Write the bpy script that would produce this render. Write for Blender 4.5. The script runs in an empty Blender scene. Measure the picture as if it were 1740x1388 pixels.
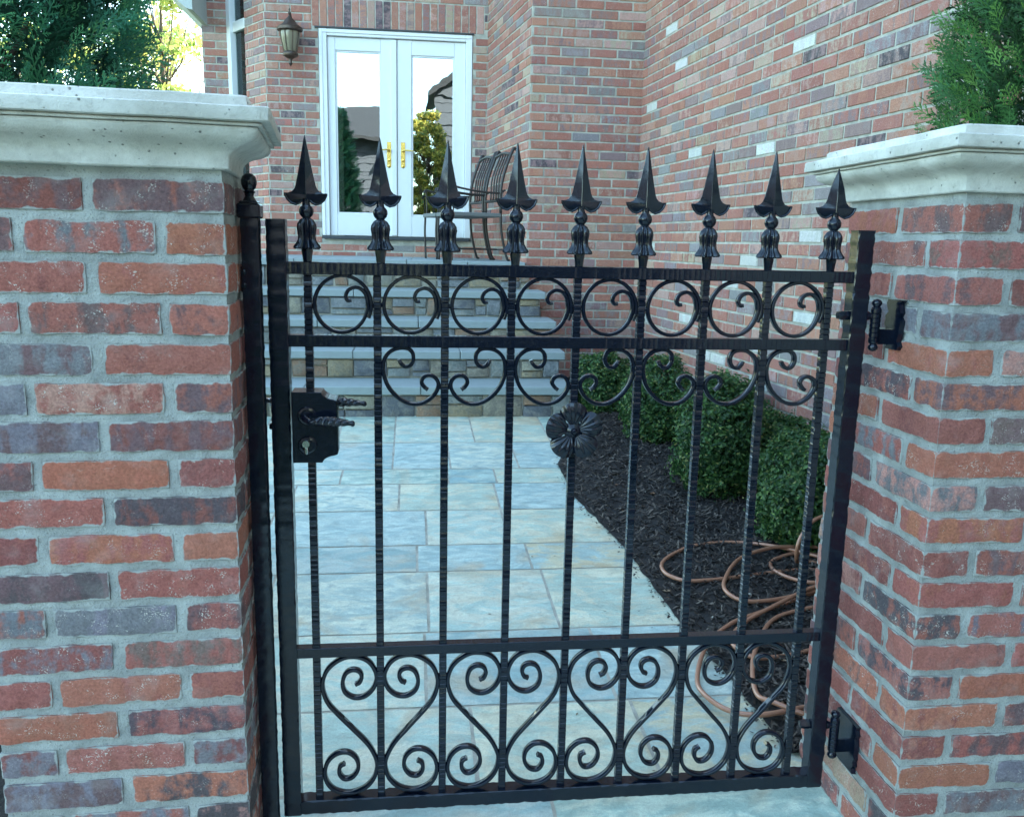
import bpy, math, random
import numpy as np
from mathutils import Vector, Matrix, noise
random.seed(11); rng = np.random.default_rng(11)
R = math.radians
sc = bpy.context.scene
COL = sc.collection
GS = .0587
def gz(y): return -1.305 + GS * (y - 1.75)          # the paved walk climbs gently towards the steps

# ------------------------------------------------------------------ mesh collector
class MB:
    def __init__(s): s.v = []; s.f = []; s.a = {}; s.n = 0
    def add(s, vs, fs, **at):
        vs = np.asarray(vs, float).reshape(-1, 3); k = len(vs)
        s.v.append(vs); s.f += [tuple(i + s.n for i in q) for q in fs]
        for key, val in at.items():
            val = np.asarray(val, float)
            if val.ndim == 1: val = np.tile(val, (k, 1))
            s.a.setdefault(key, []).append((s.n, val))
        s.n += k; return s
    def box(s, x0, x1, y0, y1, z0, z1, b=0.0, **at):
        if b <= 0:
            vs = [(x, y, z) for x in (x0, x1) for y in (y0, y1) for z in (z0, z1)]
            fs = [(0, 1, 3, 2), (4, 6, 7, 5), (0, 4, 5, 1), (2, 3, 7, 6), (0, 2, 6, 4), (1, 5, 7, 3)]
            return s.add(vs, fs, **at)
        return s.rbox(Vector(((x0+x1)/2, (y0+y1)/2, (z0+z1)/2)), (x1-x0, y1-y0, z1-z0), b, **at)
    def rbox(s, c, d, b, M=None, **at):
        """box with chamfered edges: 24 vertices"""
        h = [max(q/2, b*1.01) for q in d]; vs = []; idx = {}
        for sx in (-1, 1):
            for sy in (-1, 1):
                for sz in (-1, 1):
                    for ax in range(3):
                        p = [sx*(h[0]-b), sy*(h[1]-b), sz*(h[2]-b)]
                        p[ax] = (sx, sy, sz)[ax]*h[ax]
                        idx[(sx, sy, sz, ax)] = len(vs); vs.append(p)
        fs = []
        for ax in range(3):
            o = [i for i in range(3) if i != ax]
            for sg in (-1, 1):
                q = []
                for a, c2 in ((-1, -1), (1, -1), (1, 1), (-1, 1)):
                    k = [0, 0, 0]; k[ax] = sg; k[o[0]] = a; k[o[1]] = c2
                    q.append(idx[(*k, ax)])
                fs.append(q)
            for a in (-1, 1):
                for c2 in (-1, 1):
                    q = []
                    for e, w in ((-1, o[0]), (1, o[0]), (1, o[1]), (-1, o[1])):
                        k = [0, 0, 0]; k[ax] = e; k[o[0]] = a; k[o[1]] = c2
                        q.append(idx[(*k, w)])
                    fs.append(q)
        for sx in (-1, 1):
            for sy in (-1, 1):
                for sz in (-1, 1):
                    fs.append([idx[(sx, sy, sz, a)] for a in range(3)])
        vs = np.array(vs)
        if M is not None: vs = vs @ np.array(M).T
        return s.add(vs + np.array(c), fs, **at)
    def tube(s, pts, r, n=8, cap=True, **at):
        pts = [Vector(p) for p in pts]; m = len(pts)
        rs = r if hasattr(r, '__len__') else [r]*m
        t0 = (pts[1]-pts[0]).normalized(); up = Vector((0, 0, 1)) if abs(t0.z) < .9 else Vector((1, 0, 0))
        u = t0.cross(up).normalized(); vs = []
        for i, p in enumerate(pts):
            t = (pts[min(i+1, m-1)] - pts[max(i-1, 0)]).normalized()
            u = (u - t*u.dot(t)).normalized(); w = t.cross(u)
            for k in range(n):
                a = 2*math.pi*k/n; vs.append(p + (u*math.cos(a)+w*math.sin(a))*rs[i])
        fs = [(i*n+k, i*n+(k+1) % n, (i+1)*n+(k+1) % n, (i+1)*n+k) for i in range(m-1) for k in range(n)]
        if cap: fs += [tuple(range(n-1, -1, -1)), tuple((m-1)*n+k for k in range(n))]
        return s.add(vs, fs, **at)
    def lathe(s, c, prof, n=24, flute=None, axis='z', **at):
        """prof: (r, h); flute(h)->(amp,count)"""
        vs = []
        for r, h in prof:
            am, ct = flute(h) if flute else (0, 1)
            for k in range(n):
                a = 2*math.pi*k/n; rr = r*(1+am*math.cos(ct*a))
                q = (rr*math.cos(a), rr*math.sin(a), h)
                if axis == 'y': q = (q[0], q[2], q[1])
                if axis == 'x': q = (q[2], q[0], q[1])
                vs.append((c[0]+q[0], c[1]+q[1], c[2]+q[2]))
        m = len(prof)
        fs = [(i*n+k, i*n+(k+1) % n, (i+1)*n+(k+1) % n, (i+1)*n+k) for i in range(m-1) for k in range(n)]
        fs += [tuple(range(n-1, -1, -1)), tuple((m-1)*n+k for k in range(n))]
        return s.add(vs, fs, **at)
    def build(s, name, mat, parent=None, smooth=None):
        me = bpy.data.meshes.new(name)
        V = np.concatenate(s.v) if s.v else np.zeros((0, 3))
        me.from_pydata(V.tolist(), [], s.f)
        for key, ch in s.a.items():
            w = ch[0][1].shape[1]; arr = np.zeros((len(V), 4 if w == 4 else 3))
            for st, val in ch: arr[st:st+len(val)] = val
            if w == 4:
                at = me.attributes.new(key, 'FLOAT_COLOR', 'POINT'); at.data.foreach_set('color', arr.ravel())
            else:
                at = me.attributes.new(key, 'FLOAT_VECTOR', 'POINT'); at.data.foreach_set('vector', arr.ravel())
        me.materials.append(mat); me.validate()
        import bmesh
        b = bmesh.new(); b.from_mesh(me); bmesh.ops.recalc_face_normals(b, faces=b.faces); b.to_mesh(me); b.free()
        if smooth:
            me.polygons.foreach_set('use_smooth', [True]*len(me.polygons))
            if smooth is not True: me.set_sharp_from_angle(angle=R(smooth))
        o = bpy.data.objects.new(name, me); COL.objects.link(o)
        if parent: o.parent = parent
        return o
def tag(o, label=None, cat=None, group=None, kind=None):
    if label: o['label'] = label
    if cat: o['category'] = cat
    if group: o['group'] = group
    if kind: o['kind'] = kind
    return o
def thing(name, label, cat, group=None, loc=(0, 0, 0)):
    o = bpy.data.objects.new(name, None); COL.objects.link(o); o.location = loc
    o.empty_display_size = .1
    return tag(o, label, cat, group)
def put(o, parent):           # parent a mesh built in world coordinates to a thing whose origin is elsewhere
    o.parent = parent; o.location = o.location - parent.location; return o

# ------------------------------------------------------------------ materials
def newmat(name):
    m = bpy.data.materials.new(name); m.use_nodes = True
    nt = m.node_tree; nt.nodes.clear()
    out = nt.nodes.new('ShaderNodeOutputMaterial'); p = nt.nodes.new('ShaderNodeBsdfPrincipled')
    nt.links.new(p.outputs[0], out.inputs[0])
    return m, nt, p
def N(nt, t, **kw):
    n = nt.nodes.new(t)
    for k, v in kw.items():
        if k.startswith('i_'): n.inputs[k[2:].replace('_', ' ')].default_value = v
        elif k.startswith('n_'): n.inputs[int(k[2:])].default_value = v
        else: setattr(n, k, v)
    return n
def L(nt, a, b): nt.links.new(a, b)
def noisen(nt, vec, scale, detail=4, rough=.55, dist=0):
    n = N(nt, 'ShaderNodeTexNoise'); n.inputs['Scale'].default_value = scale; n.inputs['Detail'].default_value = detail
    n.inputs['Roughness'].default_value = rough; n.inputs['Distortion'].default_value = dist
    if vec is not None: L(nt, vec, n.inputs['Vector'])
    return n
def mr(nt, val, a, b, c=0, d=1, smooth=True):
    n = N(nt, 'ShaderNodeMapRange'); n.inputs[1].default_value = a; n.inputs[2].default_value = b
    n.inputs[3].default_value = c; n.inputs[4].default_value = d
    if smooth: n.interpolation_type = 'SMOOTHSTEP'
    L(nt, val, n.inputs[0]); return n.outputs[0]
def mixc(nt, f, a, b):
    n = N(nt, 'ShaderNodeMix', data_type='RGBA')
    if hasattr(f, 'links'): L(nt, f, n.inputs[0])
    else: n.inputs[0].default_value = f
    for s, i in ((a, 6), (b, 7)):
        if hasattr(s, 'links'): L(nt, s, n.inputs[i])
        else: n.inputs[i].default_value = (*s[:3], 1)
    return n.outputs[2]
def mth(nt, op, a, b=None):
    n = N(nt, 'ShaderNodeMath', operation=op)
    for s, i in ((a, 0), (b, 1)):
        if s is None: continue
        if hasattr(s, 'links'): L(nt, s, n.inputs[i])
        else: n.inputs[i].default_value = s
    return n.outputs[0]
def attr(nt, name): return N(nt, 'ShaderNodeAttribute', attribute_name=name)
def bump(nt, p, h, strength, dist=.01, prev=None):
    b = N(nt, 'ShaderNodeBump'); b.inputs['Strength'].default_value = strength; b.inputs['Distance'].default_value = dist
    L(nt, h, b.inputs['Height'])
    if prev is not None: L(nt, prev, b.inputs['Normal'])
    L(nt, b.outputs[0], p.inputs['Normal']); return b.outputs[0]
def objvec(nt): return N(nt, 'ShaderNodeTexCoord').outputs['Object']

def brick_mat(name, mortar, near):
    m, nt, p = newmat(name)
    c1 = attr(nt, 'c1').outputs['Color']; c2 = attr(nt, 'c2').outputs['Color']
    bc = attr(nt, 'bc').outputs['Vector']; pr = N(nt, 'ShaderNodeSeparateXYZ'); L(nt, attr(nt, 'prm').outputs['Vector'], pr.inputs[0])
    edge, mix, white = pr.outputs
    sc1 = N(nt, 'ShaderNodeVectorMath', operation='MULTIPLY'); L(nt, bc, sc1.inputs[0]); sc1.inputs[1].default_value = (26, 7, 1)
    n1 = noisen(nt, sc1.outputs[0], 1.0, 3, .6, .4)
    n2 = noisen(nt, bc, 55, 5, .65)
    s = mth(nt, 'ADD', mth(nt, 'MULTIPLY', n1.outputs[0], .62), mth(nt, 'MULTIPLY', n2.outputs[0], .38))
    msk = mr(nt, mth(nt, 'SUBTRACT', s, mix), -.07, .08)
    col = mixc(nt, msk, c1, c2)
    n3 = noisen(nt, bc, 210, 4, .7)
    hv = mr(nt, n3.outputs[0], .3, .72, .68, 1.32, False)
    hs = N(nt, 'ShaderNodeHueSaturation'); L(nt, col, hs.inputs['Color']); L(nt, hv, hs.inputs['Value']); col = hs.outputs[0]
    # lime bloom and pale specks
    n4 = noisen(nt, bc, 34, 5, .7); n5 = noisen(nt, bc, 330 if near else 160, 2, .5)
    sp = mth(nt, 'MULTIPLY', mr(nt, n4.outputs[0], .50, .66), mr(nt, n5.outputs[0], .54, .64))
    sp = mth(nt, 'MULTIPLY', sp, white)
    col = mixc(nt, sp, col, (.62, .56, .49))
    n6 = noisen(nt, bc, 16, 3, .6)
    col = mixc(nt, mth(nt, 'MULTIPLY', mr(nt, n6.outputs[0], .5, .8), .26), col, (.42, .40, .38))
    if near:
        n7 = noisen(nt, bc, 26, 4, .6)
        lim = mr(nt, n7.outputs[0], .40, .74, 0.0, .0062)
        sm = mr(nt, mth(nt, 'SUBTRACT', lim, edge), -.0016, .0022)
        n8 = noisen(nt, objvec(nt), 260, 3, .6)
        mc = mixc(nt, n8.outputs[0], [c*.78 for c in mortar], [min(1, c*1.2) for c in mortar])
        col = mixc(nt, sm, col, mc)
    L(nt, col, p.inputs['Base Color']); p.inputs['Roughness'].default_value = .88
    p.inputs['Specular IOR Level'].default_value = .25
    h = mth(nt, 'ADD', n3.outputs[0], mth(nt, 'MULTIPLY', n2.outputs[0], 1.2))
    bump(nt, p, h, .55, .0035 if near else .004)
    return m
def mortar_mat(name, c, near=True):
    m, nt, p = newmat(name); o = objvec(nt)
    a = noisen(nt, o, 14, 5, .6); b = noisen(nt, o, 240, 3, .65); d = noisen(nt, o, 60, 4, .6)
    col = mixc(nt, mr(nt, a.outputs[0], .3, .7), [q*.72 for q in c], [min(1, q*1.14) for q in c])
    col = mixc(nt, mr(nt, b.outputs[0], .58, .72), col, [q*.5 for q in c])
    L(nt, col, p.inputs['Base Color']); p.inputs['Roughness'].default_value = .95
    bump(nt, p, mth(nt, 'ADD', b.outputs[0], mth(nt, 'MULTIPLY', d.outputs[0], 2.)), .7, .003)
    return m
def simple(name, c, rough=.5, metal=0, nscale=30, var=.12, bmp=.15, bd=.002, coat=0, spec=.5):
    m, nt, p = newmat(name); o = objvec(nt)
    a = noisen(nt, o, nscale, 5, .6)
    col = mixc(nt, a.outputs[0], [q*(1-var) for q in c], [min(1, q*(1+var)) for q in c])
    L(nt, col, p.inputs['Base Color']); p.inputs['Roughness'].default_value = rough; p.inputs['Metallic'].default_value = metal
    p.inputs['Specular IOR Level'].default_value = spec
    if coat: p.inputs['Coat Weight'].default_value = coat; p.inputs['Coat Roughness'].default_value = .08
    if bmp: bump(nt, p, a.outputs[0], bmp, bd)
    return m
M = {}
MORT = (.385, .395, .37)
M['brick'] = brick_mat('reclaimed_brick', MORT, True)
M['mortar'] = mortar_mat('grey_mortar', MORT)
M['hbrick'] = brick_mat('house_brick', (.5, .48, .42), False)
M['hmortar'] = mortar_mat('buff_mortar', (.50, .48, .40))
def iron():
    m, nt, p = newmat('black_gloss_iron'); o = objvec(nt)
    a = noisen(nt, o, 90, 3, .5); b = noisen(nt, o, 700, 2, .5)
    L(nt, mixc(nt, mr(nt, b.outputs[0], .60, .75), (.0026, .0055, .0135), (.016, .026, .045)), p.inputs['Base Color'])
    L(nt, mr(nt, a.outputs[0], .3, .75, .10, .24), p.inputs['Roughness'])
    p.inputs['Specular IOR Level'].default_value = .5
    bump(nt, p, a.outputs[0], .12, .0010)
    return m
M['iron'] = iron()
M['chrome'] = simple('polished_steel', (.75, .75, .76), .16, 1, 40, .05, .05)
M['brass'] = simple('brass', (.83, .58, .16), .2, 1, 40, .1, .05)
def capmat():
    m, nt, p = newmat('cast_limestone'); o = objvec(nt)
    a = noisen(nt, o, 7, 6, .62); b = noisen(nt, o, 55, 6, .7); c = noisen(nt, o, 300, 3, .6)
    col = mixc(nt, mr(nt, a.outputs[0], .35, .7), (.52, .505, .445), (.74, .725, .665))
    col = mixc(nt, mth(nt, 'MULTIPLY', mr(nt, b.outputs[0], .48, .68), .38), col, (.36, .35, .31))
    v = N(nt, 'ShaderNodeTexVoronoi'); v.inputs['Scale'].default_value = 62; L(nt, o, v.inputs['Vector'])
    pit = mth(nt, 'MULTIPLY', mr(nt, v.outputs['Distance'], .17, .09), mr(nt, b.outputs[0], .46, .53))
    col = mixc(nt, mth(nt, 'MULTIPLY', pit, .8), col, (.1, .1, .09))
    L(nt, col, p.inputs['Base Color']); p.inputs['Roughness'].default_value = .9
    h = mth(nt, 'SUBTRACT', mth(nt, 'ADD', c.outputs[0], b.outputs[0]), mth(nt, 'MULTIPLY', pit, 3.))
    bump(nt, p, h, .5, .003)
    return m
M['cap'] = capmat()
def flagmat():
    m, nt, p = newmat('bluestone_flag'); o = objvec(nt)
    c1 = attr(nt, 'c1').outputs['Color']; c2 = attr(nt, 'c2').outputs['Color']; bc = attr(nt, 'bc').outputs['Vector']
    st = N(nt, 'ShaderNodeVectorMath', operation='MULTIPLY'); L(nt, bc, st.inputs[0]); st.inputs[1].default_value = (1, 1.9, 1)
    a = noisen(nt, st.outputs[0], 3.6, 6, .66, 1.6); b = noisen(nt, st.outputs[0], 13, 6, .65, .8); c = noisen(nt, bc, 120, 6, .7)
    w = mth(nt, 'ADD', mth(nt, 'MULTIPLY', a.outputs[0], .7), mth(nt, 'MULTIPLY', b.outputs[0], .3))
    col = mixc(nt, mr(nt, w, .43, .57), c1, c2)
    rust = noisen(nt, bc, 2.3, 4, .6, .9)
    col = mixc(nt, mth(nt, 'MULTIPLY', mr(nt, rust.outputs[0], .52, .70), .5), col, (.55, .40, .27))
    hv = mr(nt, b.outputs[0], .3, .7, .78, 1.18, False)
    hs = N(nt, 'ShaderNodeHueSaturation'); L(nt, col, hs.inputs['Color']); L(nt, hv, hs.inputs['Value']); col = hs.outputs[0]
    gr = noisen(nt, o, 420, 2, .6); hg = N(nt, 'ShaderNodeHueSaturation'); hg.inputs['Saturation'].default_value = 1.5; L(nt, col, hg.inputs['Color']); L(nt, mr(nt, mth(nt, 'ADD', mth(nt, 'MULTIPLY', gr.outputs[0], .5), mth(nt, 'MULTIPLY', c.outputs[0], .5)), .35, .65, .80, 1.18, False), hg.inputs['Value']); col = hg.outputs[0]
    sp = noisen(nt, o, 38, 5, .75)
    col = mixc(nt, mth(nt, 'MULTIPLY', mr(nt, sp.outputs[0], .64, .76), .45), col, (.16, .17, .16))
    L(nt, col, p.inputs['Base Color'])
    L(nt, mr(nt, b.outputs[0], .3, .7, .42, .62), p.inputs['Roughness']); p.inputs['Specular IOR Level'].default_value = .55
    h = mth(nt, 'ADD', mth(nt, 'MULTIPLY', b.outputs[0], 2.2), mth(nt, 'MULTIPLY', c.outputs[0], .7))
    bump(nt, p, h, .5, .006)
    return m
M['flag'] = flagmat()
M['joint'] = mortar_mat('paving_joint', (.50, .47, .39))
M['tread'] = simple('thermal_bluestone', (.29, .345, .345), .6, 0, 18, .16, .3, .003)
def leafmat(name, trans=.35, rough=.5):
    m, nt, p = newmat(name); c = attr(nt, 'c1').outputs['Color']
    L(nt, c, p.inputs['Base Color']); p.inputs['Roughness'].default_value = rough
    tr = N(nt, 'ShaderNodeBsdfTranslucent'); L(nt, c, tr.inputs['Color'])
    mx = N(nt, 'ShaderNodeMixShader'); mx.inputs[0].default_value = trans
    out = [n for n in nt.nodes if n.type == 'OUTPUT_MATERIAL'][0]
    L(nt, p.outputs[0], mx.inputs[1]); L(nt, tr.outputs[0], mx.inputs[2]); L(nt, mx.outputs[0], out.inputs[0])
    return m
M['leaf'] = leafmat('leaf'); M['needle'] = leafmat('evergreen_scale_leaf', .22, .55)
M['bark'] = simple('bark', (.10, .075, .055), .95, 0, 40, .4, .8, .01)
M['soil'] = simple('dark_soil', (.022, .019, .017), .95, 0, 30, .5, .9, .02)
def mulchmat():
    m, nt, p = newmat('shredded_bark_mulch'); c = attr(nt, 'c1').outputs['Color']; o = objvec(nt)
    a = noisen(nt, o, 120, 3, .6)
    hs = N(nt, 'ShaderNodeHueSaturation'); L(nt, c, hs.inputs['Color']); L(nt, mr(nt, a.outputs[0], .3, .7, .6, 1.4, False), hs.inputs['Value'])
    L(nt, hs.outputs[0], p.inputs['Base Color']); p.inputs['Roughness'].default_value = .8; bump(nt, p, a.outputs[0], .5, .003)
    return m
M['mulch'] = mulchmat()
M['hose'] = simple('copper_hose', (.42, .20, .125), .34, .25, 60, .12, .1, .001, coat=.4)
M['white'] = simple('white_paint', (.80, .81, .80), .38, 0, 20, .03, .05)
M['seal'] = simple('dark_seal', (.05, .055, .06), .6)
M['bronze'] = simple('aged_bronze', (.10, .075, .06), .45, .7, 40, .4, .3, .002)
M['seed'] = simple('seeded_glass', (.25, .22, .15), .18, 0, 50, .15, .3, .002)
M['chair'] = simple('dark_bronze_frame', (.045, .04, .038), .4, .3, 50, .3, .2)
M['sling'] = simple('grey_sling', (.16, .17, .165), .7, 0, 90, .2, .3)
M['siding'] = simple('grey_siding', (.05, .058, .07), .75, 0, 12, .1, .2)
M['roof'] = simple('roof_shingle', (.022, .024, .027), .9, 0, 14, .35, .5, .01)
M['eave'] = simple('pale_soffit', (.46, .5, .47), .7)
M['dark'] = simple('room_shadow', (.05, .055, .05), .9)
M['curtain'] = simple('curtain', (.16, .15, .12), .9)
M['lawn'] = simple('lawn', (.028, .048, .014), .95, 0, 25, .4, .8, .03)
def glassmat(name='coated_glass', refl=.38):
    m, nt, p = newmat(name); out = [n for n in nt.nodes if n.type == 'OUTPUT_MATERIAL'][0]
    o = objvec(nt); a = noisen(nt, o, 3.2, 2, .5)
    b = N(nt, 'ShaderNodeBump'); b.inputs['Strength'].default_value = .028; b.inputs['Distance'].default_value = .03; L(nt, a.outputs[0], b.inputs['Height'])
    g = N(nt, 'ShaderNodeBsdfGlossy'); g.inputs['Roughness'].default_value = 0.0; g.inputs['Color'].default_value = (.9, .97, 1, 1); L(nt, b.outputs[0], g.inputs['Normal'])
    t = N(nt, 'ShaderNodeBsdfTransparent'); t.inputs['Color'].default_value = (.5, .58, .56, 1)
    mx = N(nt, 'ShaderNodeMixShader'); mx.inputs[0].default_value = refl
    L(nt, t.outputs[0], mx.inputs[1]); L(nt, g.outputs[0], mx.inputs[2]); L(nt, mx.outputs[0], out.inputs[0])
    return m
M['glass'] = glassmat(); M['winglass'] = glassmat('window_glass', .10)
def stonemat():
    m, nt, p = newmat('fieldstone'); c1 = attr(nt, 'c1').outputs['Color']; c2 = attr(nt, 'c2').outputs['Color']; bc = attr(nt, 'bc').outputs['Vector']
    a = noisen(nt, bc, 16, 5, .65, .5); b = noisen(nt, bc, 80, 5, .7)
    col = mixc(nt, mr(nt, a.outputs[0], .42, .6), c1, c2)
    hs = N(nt, 'ShaderNodeHueSaturation'); L(nt, col, hs.inputs['Color']); L(nt, mr(nt, b.outputs[0], .3, .7, .7, 1.3, False), hs.inputs['Value'])
    L(nt, hs.outputs[0], p.inputs['Base Color']); p.inputs['Roughness'].default_value = .85; bump(nt, p, mth(nt, 'ADD', a.outputs[0], b.outputs[0]), .7, .01)
    return m
M['stone'] = stonemat()

# ------------------------------------------------------------------ brick palettes
RED = (.345, .122, .098); ORG = (.40, .145, .095); DRED = (.25, .088, .076); PUR = (.17, .105, .105); BLU = (.20, .185, .205)
BRN = (.20, .135, .115); PNK = (.46, .235, .185); WHT = (.62, .60, .54); CHR = (.105, .082, .088); TAN = (.40, .30, .21)
WF = .006
def jit(c, a=.12): 
    k = 1+random.uniform(-a, a); return tuple(max(0, q*k*(1+random.uniform(-.05, .05))) for q in c)+(1,)
def pick(near=True):
    r = random.random()
    if near:
        if r < .46: a, b, m = random.choice([RED, RED, RED, ORG, DRED]), random.choice([DRED, RED, PUR, ORG]), random.uniform(.5, .62)
        elif r < .76: a, b, m = random.choice([RED, RED, PNK]), random.choice([PUR, BLU, DRED, CHR]), random.uniform(.42, .55)
        elif r < .95: a, b, m = random.choice([PUR, BLU, CHR, DRED]), random.choice([PUR, RED, BLU, DRED]), random.uniform(.46, .58)
        elif r < .97: a, b, m = BRN, PUR, .5
        else: a, b, m = PNK, WHT, .5
        w = random.choice([0, .3, .7, 1, 1])
    else:
        RD = (.385, .165, .125); OR = (.43, .205, .145); PU = (.29, .195, .185); BL = (.29, .26, .25); PK = (.47, .29, .235); TN = (.44, .34, .25)
        if r < .56: a, b, m = random.choice([RD, OR, RD]), random.choice([RD, OR, PK, PU]), .52
        elif r < .76: a, b, m = random.choice([PK, RD, OR]), random.choice([PU, PK, TN]), .5
        elif r < .89: a, b, m = random.choice([PU, BL]), random.choice([PU, BL]), .5
        elif r < .92: a, b, m = random.choice([PU, BL]), random.choice([RD, PK]), .5
        elif r < .935: a, b, m = TN, PK, .5
        elif r < .935+WF: a, b, m = WHT, WHT, .5
        else: a, b, m = CHR, PU, .5
        w = random.choice([0, 0, .4, .8])
    return jit(a), jit(b), m, w

# ------------------------------------------------------------------ near brick: rounded, worn, sub-divided block
def worn_brick(mb, x0, x1, y0, y1, z0, z1, cols=None, faces='fbslr'):
    c1, c2, mix, wh = cols or pick(True)
    seed = random.uniform(0, 60); h = np.array([(x1-x0)/2, (y1-y0)/2, (z1-z0)/2]); c = np.array([(x0+x1)/2, (y0+y1)/2, (z0+z1)/2])
    r = .0045; step = .0085
    skew = [random.uniform(-.0016, .0016) for _ in range(4)]
    for ax, sg in ((1, -1), (1, 1), (0, -1), (0, 1), (2, 1), (2, -1)):
        o = [i for i in range(3) if i != ax]
        nu = max(2, int(2*h[o[0]]/step)); nv = max(2, int(2*h[o[1]]/step))
        if ax == 2: nv = 2; nu = max(2, nu//2)
        vs = []; ed = []; bc = []
        for j in range(nv+1):
            for i in range(nu+1):
                p = np.zeros(3); p[ax] = sg*h[ax]
                p[o[0]] = -h[o[0]]+2*h[o[0]]*i/nu; p[o[1]] = -h[o[1]]+2*h[o[1]]*j/nv
                q = np.clip(p, -(h-r), h-r); d = p-q; n = np.linalg.norm(d)
                p2 = q+d/n*r if n > 1e-9 else p
                w = c+p2
                k = Vector((w[0]*34+seed, w[1]*34, w[2]*34)); k2 = Vector((w[0]*110, w[1]*110+seed, w[2]*110))
                na = noise.noise(k)*.0022+noise.noise(k2)*.0011
                dirn = d/n if n > 1e-9 else np.zeros(3)
                # edges wander in plane; faces are dimpled
                w = w+dirn*na*1.3
                w[2] += skew[0]*p2[0]/h[0]*.6+skew[1]*.7
                w[ax] += sg*noise.noise(k*.7)*.0010
                vs.append(w); ed.append(min(h[o[0]]-abs(p[o[0]]), h[o[1]]-abs(p[o[1]])))
                bc.append((w[0]+w[1]*1.0, w[2], seed))
        fs = [(j*(nu+1)+i, j*(nu+1)+i+1, (j+1)*(nu+1)+i+1, (j+1)*(nu+1)+i) for j in range(nv) for i in range(nu)]
        k = len(vs)
        mb.add(vs, fs, c1=np.tile(c1, (k, 1)), c2=np.tile(c2, (k, 1)), bc=np.array(bc),
               prm=np.array([(e, mix, wh) for e in ed]))

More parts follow.
